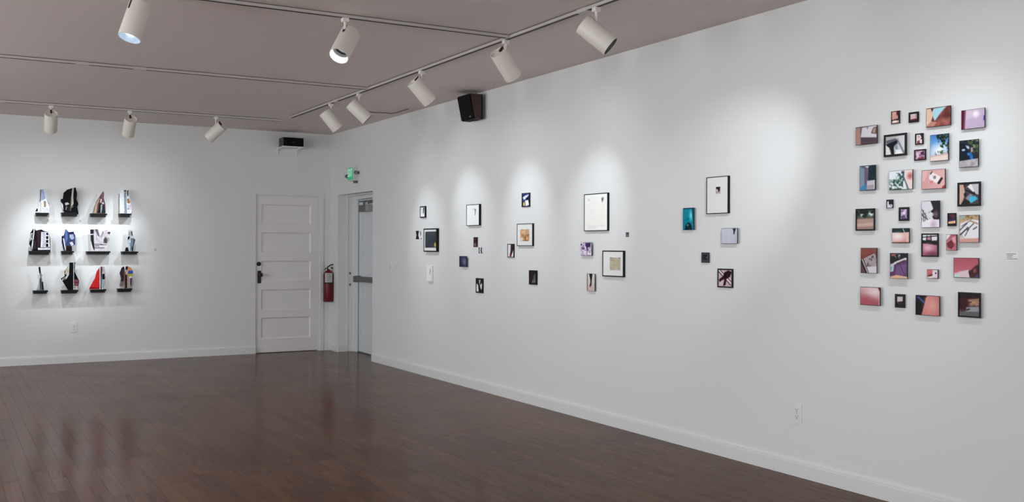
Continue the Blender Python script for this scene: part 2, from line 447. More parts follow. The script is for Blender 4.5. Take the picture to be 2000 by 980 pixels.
for a, b in ((0, 1), (2, 3), (4, 5)): mb.box((LX, pyl, zs[a]), (LX + .045, pyr, zs[b]))
mb.build('door_leaf', M_DOOR2, door2)
for a, b in ((1, 2), (3, 4)): MB().box((LX + .008, pyl, zs[a]), (LX + .036, pyr, zs[b])).build('panel', M_DOOR2, door2)
MB().box((LX - .003, dl + .004, .012), (LX + .002, dl - .007, dtop)).build('weather_strip', M_GREYM, door2)  # dark strip standing in for the shaded gap at the leaf edge
MB().box((LX - .012, dl + .005, 0.0), (LX + .06, dr, .012)).build('threshold', M_GREYM, door2)
MB().box((LX + .06, .05, 0), (LX + .10, R_Y1 - .2, H)).build('door_backing', M_TRIM, trim2)
# push bar
pb = MB(); zb = on(0, LX - .07, 710, 546).z
pb.box((LX - .075, dl - .05, zb - .033), (LX - .012, dr + .04, zb + .033), ch=.006)
o = pb.build('push_bar', M_GREYM, door2)
MB().box((LX - .085, dl - .02, zb - .04), (LX, dl - .085, zb + .04), ch=.005).build('push_bar_end', M_GREYM, door2)
# overhead closer
q0, q1 = on(0, LX - .055, 699.5, 401), on(0, LX - .055, 724, 412)
cb = MB().box((LX - .06, q0.y - .03, q1.z), (LX, q0.y - .33, q0.z), ch=.004).build('closer_body', M_GREYM, door2)
MB().box((LX - .062, q0.y - .26, q1.z + .002), (LX - .0005, q0.y - .35, q0.z - .002), ch=.003).build('closer_cap', M_STEEL, door2)
mb = MB(); mb.lathe([(0, 0), (.012, 0), (.012, .045), (0, .045)], 12, Matrix.Translation((LX - .03, q0.y - .13, q0.z - .002)))
mb.box((LX - .05, q0.y - .02, q0.z + .04), (LX - .01, q0.y - .6, q0.z + .056)); mb.tube([(LX - .03, q0.y - .28, q0.z + .02), (LX - .03, q0.y - .5, q0.z + .06)], .01)
mb.build('closer_arm', M_GREYM, door2)

# ------------------------------------------------------------------ lighting tracks on the ceiling
TZ = H - 0.022
XT, YB, YC1, YC2 = -1.012, -1.205, -3.86, -6.45
def track(label, axis, at, a, b, joints=()):
    loc = (at, (a + b) / 2, H) if axis == 1 else ((a + b) / 2, at, H)
    t = thing('lighting_track', loc, label, 'lighting track', 'ceiling lighting tracks')
    def bar(w0, w1, z0, z1, s0, s1):
        m_ = MB()
        if axis == 1: m_.box((at + w0, s0, z0), (at + w1, s1, z1))
        else: m_.box((s0, at + w0, z0), (s1, at + w1, z1))
        return m_
    bar(-.018, .018, TZ, H - .0045, a, b).build('channel', M_TRACK, t)
    bar(-.015, .015, H - .0045, H - .0005, a, b).build('spacer', M_GROOVE, t)  # dark strip painted as the shadow line between track and ceiling
    bar(-.0125, .0125, TZ - .0008, TZ + .002, a, b).build('slot', M_GROOVE, t)
    for j in joints: bar(-.0195, .0195, TZ - .003, H - .003, j - .05, j + .05).build('joiner', M_TRACK, t)
    for e, s_ in ((a, 1), (b, -1)): bar(-.019, .019, TZ - .0012, H - .0005, e - .012 * (s_ > 0), e + .012 * (s_ < 0)).build('end_cap', M_TRACK, t)
    return t
track('long ceiling track running parallel to the picture wall', 1, XT, -15.4, -1.55, (-3.0, -7.35, -10.4))
track('ceiling track nearest the wall with the shelves', 0, YB, X_LEFT + .5, -1.035, (-3.9,))
track('middle cross track without any lamps on the ceiling', 0, YC1, X_LEFT + .5, XT - .034, (-3.43, -3.0))
track('cross track carrying the lamp whose lit bulb shows', 0, YC2, X_LEFT + .5, XT - .034, (-4.6,))

# ------------------------------------------------------------------ track spotlights
def spotlight(base, target, label, inner='black', power=SPOT_W, cone=46, spill=.27, group='white cylinder track spotlights', color=(0.87, 0.945, 1.0)):
    base = Vector(base)
    t = thing('track_spotlight', (base.x, base.y, H), label, 'spotlight', group)
    # parts are modelled about the adapter, then placed
    MB().box(base + Vector((-.02, -.02, TZ - base.z - .026)), base + Vector((.02, .02, TZ - base.z - .001)), ch=.003).build('track_adapter', M_CAN, t)
    piv = Vector((base.x, base.y, H - 0.186))
    d = (Vector(target) - piv).normalized()
    MB().tube([(base.x, base.y, TZ - .026), (base.x, base.y, H - .075), tuple(piv + Vector((0, 0, .03)))], .0085, 10).build('stem', M_CAN, t, smooth=40)
    rot = d.to_track_quat('-Z', 'Y')
    R_ = .0625
    m_ = MB(); m_.lathe([(0, .092), (R_ - .007, .092), (R_ - .005, .104), (R_ - .001, .104), (R_, .102), (R_, -.112), (R_ - .003, -.112), (R_ - .003, .088), (0, .088)], 40)
    h = m_.build('lamp_housing', M_CAN, t, smooth=35, loc=piv - Vector(t.location), rot=rot)
    # slot for the stem in the back cap, on the side that looks up
    up = rot.inverted() @ Vector((0, 0, 1)); up.z = 0; up.normalize()
    sd = Vector((-up.y, up.x, 0))
    def slotbox(m, a0, a1, hw, z0, z1):
        vs = [up * a + sd * w + Vector((0, 0, z)) for z in (z0, z1) for w in (-hw, hw) for a in (a0, a1)]
        return m.add(vs, [(0, 2, 3, 1), (4, 5, 7, 6), (0, 1, 5, 4), (2, 6, 7, 3), (0, 4, 6, 2), (1, 3, 7, 5)])
    s_ = MB(); slotbox(s_, .016, R_ + .0006, .008, .045, .1046)
    def sub(m, name, mt, smooth=35):
        o = m.build(name, mt, smooth=smooth); o.parent = h; return o
    sub(s_, 'slot', M_DARK, None)
    if inner == 'black':
        sub(MB().lathe([(R_ - .0035, -.1115), (R_ - .0035, -.01), (.04, -.0)], 36), 'baffle', M_BAFFLE)
    else:
        sub(MB().lathe([(R_ - .0035, -.1115), (R_ - .004, -.065), (R_ - .008, -.062)], 36), 'reflector', M_REFL if inner == 'silver' else M_PLATE)
        sub(MB().lathe([(R_ - .008, -.062), (R_ - .01, -.04), (.04, -.035), (.036, -.02)], 36), 'baffle', M_BAFFLE)
    sub(MB().lathe([(0, -.032), (.02, -.031), (.034, -.026), (.037, -.016), (0, -.016)], 28), 'bulb', M_BULB)
    # narrow beam and the wide spill of the same lamp
    for en, cn in ((power, cone), (power * spill, 104)):
        ld = bpy.data.lights.new('spot', 'SPOT'); ld.energy = en; ld.spot_size = math.radians(cn); ld.spot_blend = 1.0
        ld.shadow_soft_size = .03; ld.color = color
        lo = bpy.data.objects.new('spot_lamp_light', ld); col.objects.link(lo)
        lo.parent = h; lo.location = (0, 0, -.09)
    return t
def on_track(px, py, axis_x=None, axis_y=None):
    p = on(2, TZ - .012, px, py)
    if axis_x is not None: p.x = axis_x
    if axis_y is not None: p.y = axis_y
    return p
# picture-wall lamps in view, plus an added unseen one, and where each aims
spotlight(on_track(650.5, 205, axis_x=XT), on(0, 0, 836, 476), 'white spotlight at the corner end of the picture-wall track')
spotlight(on_track(702, 185, axis_x=XT), on(0, 0, 922, 432), 'white spotlight beside the joint of middle cross track and picture-wall track')
spotlight(on_track(822.6, 141, axis_x=XT), on(0, 0, 1030, 428), 'white spotlight on the picture-wall track nearest the wood-sided speaker')
spotlight(on_track(972, 80, axis_x=XT), on(0, 0, 1165, 420), 'white spotlight at joint of lit-bulb cross track and picture-wall track')
spotlight(on_track(1170, 19, axis_x=XT), on(0, 0, 1610, 425), 'white spotlight with a black open mouth on the picture-wall track', power=SPOT_W * .12)
spotlight((XT, -9.12, 0), on(0, 0, 1390, 400), 'white spotlight aimed at the tall white framed picture', power=SPOT_W * 2.7, cone=42, spill=.05)  # extra lamp out of view, added for the glow on this cluster
# lamps over the shelves
spotlight(on_track(99.8, 208, axis_y=YB), on(1, 0, 92, 480), 'white spotlight hanging upright above the two columns of shelves with black cutouts', power=SPOT_W * 2.3, cone=40, spill=.12)
spotlight(on_track(254, 218, axis_y=YB), on(1, 0, 215, 470), 'white spotlight hanging upright above the shelves with red and striped cutouts', power=SPOT_W * 1.7, cone=40, spill=.12)
spotlight(on_track(422, 230, axis_y=YB), on(1, 0, 165, 490), 'white spotlight swivelled steeply sideways toward the shelves', power=SPOT_W * 2.2, cone=36, spill=.12)
# lamps on the cross track that look away from the pictures
p = on_track(673.4, 39, axis_y=YC2)
spotlight(p, p + Vector((-1.55, -1.15, -2.6)), 'white spotlight with its lit bulb and bright reflector showing', inner='white', power=SPOT_W)
p = on(2, TZ - .012, 268, -17); p.y = YC2
spotlight(p, p + Vector((-.6, -.3, -2.0)), 'white spotlight with bluish silver reflector on the lit-bulb cross track', inner='silver', power=SPOT_W * .6)
# lamps of the same tracks outside the picture
spotlight((XT, -10.0, 0), on(0, 0, 1790, 390), 'white spotlight aimed at the grid of small photographs', power=SPOT_W * .9, cone=54)
spotlight((XT, -9.52, 0), on(0, 0, 1830, 430), 'white spotlight aimed at the outer columns of the photo grid', power=SPOT_W * .4, cone=56)
spotlight((-4.35, YB, 0), (-3.0, 0, 1.15), 'white spotlight tilted back toward the shelves past the last upright one', power=SPOT_W * 1.5, cone=36, spill=.1)
spotlight((XT, -12.9, 0), (0, -13.0, 1.6), 'white spotlight lighting the picture wall beside the photographer', power=FILL_W)  # unseen lamp added for background light near the camera
spotlight((-6.2, YB, 0), (-6.2, 0, 1.6), 'white spotlight on the shelf-wall track beyond the last shelf', power=FILL_W)  # unseen lamp added for background light past the shelves

# ------------------------------------------------------------------ loudspeakers, wire, small fittings
# wedge loudspeaker with wooden sides high on the picture wall
xb = -.055
pn = on(0, xb, 940, 210)                            # near back edge
zt, zb_ = on(0, xb, 940, 184).z, on(0, xb, 940, 232.5).z
yn = pn.y
def x_for(px, py, y): return on(1, y, px, py).x
xt_, xo_ = x_for(918.8, 188, yn), x_for(927.8, 234.5, yn)
yf = on(0, xt_, 894.4, 194.5).y
t = thing('loudspeaker', (0, (yn + yf) / 2, zb_), 'black loudspeaker with wooden sides hung high on the picture wall', 'speaker')
prof = [(xb, zb_), (xb, zt), (xt_, zt), (xo_, zb_)]
MB().prism([(a, b) for a, b in prof], 1, yn + .012, yf - .012).build('cabinet', M_SPK, t)
for (y0, y1) in ((yn, yn + .012), (yf - .012, yf)):
    MB().prism(prof, 1, y0, y1).build('side_panel', M_WOOD, t)
g = Vector((xt_ - xo_, 0, zt - zb_)).normalized(); nrm = Vector((-g.z, 0, g.x))
c0 = Vector((xo_, 0, zb_)) + g * .006; c1 = Vector((xt_, 0, zt)) - g * .006
m_ = MB(); vs = []
for off in (0, .012):
    for (c, y) in ((c0, yn + .004), (c0, yf - .004), (c1, yf - .004), (c1, yn + .004)):
        q = c + nrm * off; vs.append((q.x, y, q.z))
m_.add(vs, [(0, 1, 2, 3), (4, 5, 6, 7), (0, 1, 5, 4), (1, 2, 6, 5), (2, 3, 7, 6), (3, 0, 4, 7)])
gr = m_.build('grille', M_SPK, t)
q = c0 + nrm * .0125 + g * .022
MB().box((q.x - .003, yn + .045, q.z - .006), (q.x + .001, yn + .075, q.z + .006)).build('badge', M_STEEL, gr)
MB().box((xb, yn, zb_), (xb + .012, yf, zt)).build('back_panel', M_SPK, t)
mb = MB(); mb.box((0, (yn + yf) / 2 - .03, zb_ + .05), (-.006, (yn + yf) / 2 + .03, zt - .05)); mb.box((xb + .012, (yn + yf) / 2 - .012, zb_ + .09), (-.006, (yn + yf) / 2 + .012, zb_ + .12))
mb.tube([(xb - .02, yn + .06, zt), (xb - .02, yn + .06, zt + .05), (-.006, yn + .06, zt + .07)], .005)
mb.build('wall_bracket', M_GREYM, t)
# horizontal black loudspeaker on a white bracket on the back wall
a0, a1 = on(1, -.21, 553.5, 280), on(1, -.21, 593.5, 280)
ztp, zbt = on(1, -.21, 573, 268.5).z, on(1, -.21, 573, 286.5).z
t = thing('loudspeaker', ((a0.x + a1.x) / 2, 0, zbt), 'small black loudspeaker lying on a white wall bracket', 'speaker')
MB().box((a0.x, -.205, zbt), (a1.x, -.02, ztp), ch=.006).build('cabinet', M_SPKS, t)
gr = MB().box((a0.x + .004, -.213, zbt + .004), (a1.x - .004, -.2045, ztp - .004), ch=.003).build('grille', M_SPK, t)
MB().box(((a0.x + a1.x) / 2 - .015, -.2145, (zbt + ztp) / 2 - .004), ((a0.x + a1.x) / 2 + .015, -.2128, (zbt + ztp) / 2 + .004)).build('badge', M_SPKS, gr)
t2 = thing('speaker_bracket', ((a0.x + a1.x) / 2, 0, zbt - .1), 'white wall bracket holding up the small black loudspeaker', 'bracket')
MB().box((a0.x - .02, -.225, zbt - .009), (a1.x + .002, 0, zbt - .0005), ch=.002).build('shelf_plate', M_TRIM, t2)
MB().box((a0.x - .02, -.232, zbt - .012), (a1.x + .002, -.222, zbt + .004), ch=.002).build('front_lip', M_TRIM, t2)
for xx in (a0.x - .012, a1.x - .03):
    MB().prism([(0, zbt - .009), (-.19, zbt - .009), (-.19, zbt - .016), (-.03, zbt - .02), (-.012, zbt - .09), (0, zbt - .09)], 0, xx, xx + .004).build('arm', M_TRIM, t2)
# cable along the ceiling
pts = [on(2, H - .006, *q) for q in ((716, 217), (728, 219.5), (748, 220.3), (766, 221.5), (774, 220), (798, 212.5))]
o = MB().tube([pts[0], pts[1], pts[2], pts[3]] + pts[4:], .0035, 6).build('ceiling_cable', M_GROOVE)
tag(o, 'thin dark cable running across the ceiling toward the picture wall', 'cable')

# exit sign with emergency lamp heads
d = .066
yn = on(0, 0, 700, 338).y
yl = on(0, -d, 679.3, 340).y
yr = yn
zt, zb_ = on(0, -d, 685, 326).z, on(0, -d, 685, 353).z
t = thing('exit_sign', (0, (yl + yr) / 2, zb_), 'green lit EXIT sign with emergency lamp heads above the recessed door', 'sign')
MB().box((-d, yr, zb_), (0, yl, zt), ch=.004).build('housing', M_EXITB, t)
fw, fh = yl - yr, zt - zb_
pn = MB().box((-d - .005, yl - .008, zb_ + .012), (-d + .001, yr + .008, zt - .012)).build('sign_panel', M_GREEN, t)
def letter(ch, c, w, h, z0):
    """flat block letter, reading left to right as seen from the room (toward -y)"""
    m_ = MB(); x0, x1, k = -d - .0075, -d - .0049, .22 * w
    def r(u0, v0, u1, v1): m_.box((x0, c + w / 2 - u0 * w, z0 + v0 * h), (x1, c + w / 2 - u1 * w, z0 + v1 * h))
    if ch == 'E': r(0, 0, .26, 1); r(.26, 0, 1, .15); r(.26, .425, .85, .575); r(.26, .85, 1, 1)
    if ch == 'I': r(.37, 0, .63, 1)
    if ch == 'T': r(.37, 0, .63, .85); r(0, .85, 1, 1)
    if ch == 'X':
        for a, b in (((0, 0), (.74, 1)), ((.74, 0), (0, 1))):
            pl = [(c + w / 2 - u * w, z0 + v * h) for u, v in (a, (a[0] + .26, a[1]), (b[0] + .26, b[1]), b)]
            m_.prism(pl, 0, x0 if a[0] == 0 else x0 + .0004, x1)
    return m_.build('letter', M_EXITL, pn)
lw = (fw - .03) / 4
for i, chx in enumerate('EXIT'): letter(chx, yl - .015 - lw * (i + .5), lw * .72, fh * .56, zb_ + fh * .30)
zc = (zt + zb_) / 2 - .005
for nm, c, dv in (('lamp_head', Vector((-.05, yl + .075, zc - .012)), Vector((-.6, -.3, -.6))), ('lamp_head', Vector((-.042, yr - .035, zc + .018)), Vector((-.55, -.75, -.35)))):
    rot = dv.normalized().to_track_quat('-Z', 'Y').to_matrix().to_4x4()
    h_ = MB().lathe([(0, .024), (.014, .02), (.021, .004), (.023, -.013), (.019, -.013), (.018, -.005), (0, -.005)], 20, Matrix.Translation(c) @ rot).build(nm, M_GREYM, t, smooth=40)
    MB().lathe([(0, -.008), (.0185, -.008)], 20, Matrix.Translation(c) @ rot).build('lens', mat('lamp_lens_rose', (0.35, 0.24, 0.25), .15), h_)
    yy = yl if c.y > yl else yr
    MB().tube([(c.x, c.y, c.z), (c.x, yy, c.z)], .009).build('lamp_arm', M_GREYM, t)
m_ = MB(); m_.tube([(-.018, yr, zc + .015), (-.018, yr - .03, zc + .015)], .014, 16); m_.build('knockout_plug', M_GREYM, t)
m_ = MB(); m_.lathe([(0, -.03), (.02, -.03), (.024, -.024), (.024, 0)], 16, Matrix.Translation((-.03, yr + .03, zb_))); m_.build('test_button', M_GREYM, t, smooth=40)

# fire extinguisher on a wall hook beside the corner
ey = -.085
ec = on(1, ey, 641.5, 552); ex = ec.x
z0, z1 = on(1, ey, 641, 589).z, on(1, ey, 641, 528.5).z
er = .066
t = thing('fire_extinguisher', (ex, 0, z0), 'red fire extinguisher hanging on the wall between the two doors', 'extinguisher')
T_ = Matrix.Translation((ex, ey, z0)); hh = z1 - z0
MB().lathe([(0, .004), (er - .012, 0), (er - .002, .006), (er, .014), (er, hh - .05), (er - .006, hh - .03), (er - .022, hh - .01), (.026, hh), (.02, hh + .012), (0, hh + .012)], 36, T_).build('cylinder', M_RED, t, smooth=40)
MB().lathe([(er + .0012, hh * .585), (er + .0012, hh * .625)], 36, T_).build('strap', M_DARK, t, smooth=40)
m_ = MB(); n = 14; vs = []
for k in range(n):
    a = math.radians(-150 + 88 * k / (n - 1))
    for zz in (hh * .63, hh * .93): vs.append((ex + (er + .0015) * math.cos(a), ey + (er + .0015) * math.sin(a), z0 + zz))
m_.add(vs, [(2 * k, 2 * k + 2, 2 * k + 3, 2 * k + 1) for k in range(n - 1)]); lb = m_.build('paper_label', M_SILV, t, smooth=60)
m_ = MB()
for r0, r1, a0_, a1_ in ((.86, .9, 2, 9), (.80, .83, 2, 11), (.74, .77, 3, 10), (.68, .71, 2, 8)):
    vs = []
    for k in range(a0_, a1_):
        a = math.radians(-150 + 88 * k / (n - 1))
        for zz in (hh * r0, hh * r1): vs.append((ex + (er + .0022) * math.cos(a), ey + (er + .0022) * math.sin(a), z0 + zz))
    m_.add(vs, [(2 * k, 2 * k + 2, 2 * k + 3, 2 * k + 1) for k in range(a1_ - a0_ - 1)])
m_.build('label_print', mat('label_grey_print', (0.3, 0.31, 0.31), .5), lb)
MB().lathe([(.016, 0), (.018, .02), (.018, .045), (.012, .05), (0, .05)], 16, T_ @ Matrix.Translation((0, 0, hh + .008))).build('valve', M_RUB, t, smooth=40)
zz = z1
MB().tube([(ex - .005, ey, zz + .05), (ex + .02, ey - .01, zz + .072), (ex + .06, ey - .02, zz + .082), (ex + .085, ey - .02, zz + .07)], .008).build('top_lever', M_RUB, t)
MB().tube([(ex, ey, zz + .035), (ex + .035, ey - .01, zz + .04), (ex + .07, ey - .02, zz + .028)], .008).build('carry_handle', M_RUB, t)
MB().tube([(ex, ey, zz + .03), (ex - .035, ey - .015, zz + .034), (ex - .055, ey - .012, zz + .015)], .006).build('nozzle', M_RUB, t, smooth=60)
MB().lathe([(0, 0), (.016, 0), (.016, .008), (0, .008)], 16, Matrix.Translation((ex + .005, ey - .018, zz + .035)) @ Ry).build('gauge', M_PLATE, t)
m_ = MB(); m_.box((ex - .02, ey + er - .008, z0 + hh * .3), (ex + .02, 0, z0 + hh * .99)); m_.build('wall_hook', M_GREYM, t)

# outlets and switches
def outlet_plate(axis, px, py, label, cat='outlet'):
    c = on(axis, 0, px, py)
    def P(u, v, dd):        # u right as seen, v up, dd out of the wall
        return (-dd, c.y - u, c.z + v) if axis == 0 else (c.x + u, -dd, c.z + v)
    t = thing('wall_outlet', P(0, -.0575, 0), label, cat)
    MB().box(P(-.035, -.0575, 0), P(.035, .0575, .006), ch=.002).build('cover_plate', M_PLATE, t)
    for dv in (-.0195, .0195):
        s_ = MB().box(P(-.0165, dv - .0145, .005), P(.0165, dv + .0145, .0085), ch=.0015).build('socket', M_PLATE, t)
        for (u, v, w, h) in ((-.0065, .004, .0012, .0045), (.0065, .004, .0012, .004), (0, -.0075, .0025, .0025)):
            MB().box(P(u - w, dv + v - h, .0083), P(u + w, dv + v + h, .0089)).build('slot', M_DARK, s_)
    MB().box(P(-.003, -.003, .006), P(.003, .003, .0072)).build('screw', M_STEEL, t)
outlet_plate(0, 1558, 807, 'white duplex outlet low on the picture wall')
outlet_plate(1, 144, 639, 'white duplex outlet low on the wall under the shelves')
for px, lab in ((763, 'white toggle switch plate beside the recess of the exit door'), (775, 'white toggle switch plate farther from the exit door recess')):
    c = on(0, 0, px, 521)
    t = thing('light_switch', (0, c.y, c.z - .0575), lab, 'switch')
    MB().box((0, c.y - .036, c.z - .0575), (-.006, c.y + .036, c.z + .0575), ch=.002).build('cover_plate', M_PLATE, t)
    for du in (-.014, .014): MB().box((-.004, c.y + du - .007, c.z - .03), (-.0072, c.y + du + .007, c.z + .03)).build('rocker', M_PLATE2, t)
    MB().box((-.006, c.y - .004, c.z - .012), (-.016, c.y + .004, c.z + .006), ch=.001).build('toggle', M_PLATE, t)
q = on(1, 0, 303, 487)
o = MB().lathe([(0, .008), (.012, .007), (.016, 0), (0, 0)], 18, Matrix.Translation(q) @ Ry).build('wall_plug', M_PLATE2)
o.location = (0, 0, 0); tag(o, 'tiny round plug on the blank wall between the shelves and the door', 'plug')
def card(px, py, w, h, label, lines=4):
    c = on(0, 0, px, py)
    t = thing('title_card', (0, c.y, c.z - h / 2), label, 'label', 'small white cards on the picture wall')
    MB().box((0, c.y - w / 2, c.z - h / 2), (-.0015, c.y + w / 2, c.z + h / 2)).build('card', M_CARD, t)
    if lines:
        m_ = MB()
        for k in range(lines):
            zz = c.z + h / 2 - h * (k + .8) / (lines + .6); ww = w * (.75, .5, .45, .9)[k % 4]
            m_.box((-.0014, c.y + w / 2 - .003, zz - h * .04), (-.0017, c.y + w / 2 - .003 - ww, zz + h * .04))
        m_.build('printed_lines', M_INK, t)
card(1977.5, 500.5, .062, .036, 'white title card with four printed lines beside the photo grid')
for px, py, lab in ((1706, 286, 'print with tilted white paper'), (1782, 374, 'print of foliage and a pale body'), (1854, 319, 'print of a palm and blue sky'), (1908, 407, 'black-framed print with a cyan patch'), (1827, 509, 'black-framed print with pink lower half'), (1908, 628, 'black-framed print in dark maroon')):
    card(px, py, .03, .012, 'blank white strip just below the ' + lab, 1)

# ------------------------------------------------------------------ shelves with cut-out photographs
K = 849 / 130.0
ORG = {2: (30, 360), 3: (150, 360), 4: (30, 490), 5: (150, 490)}
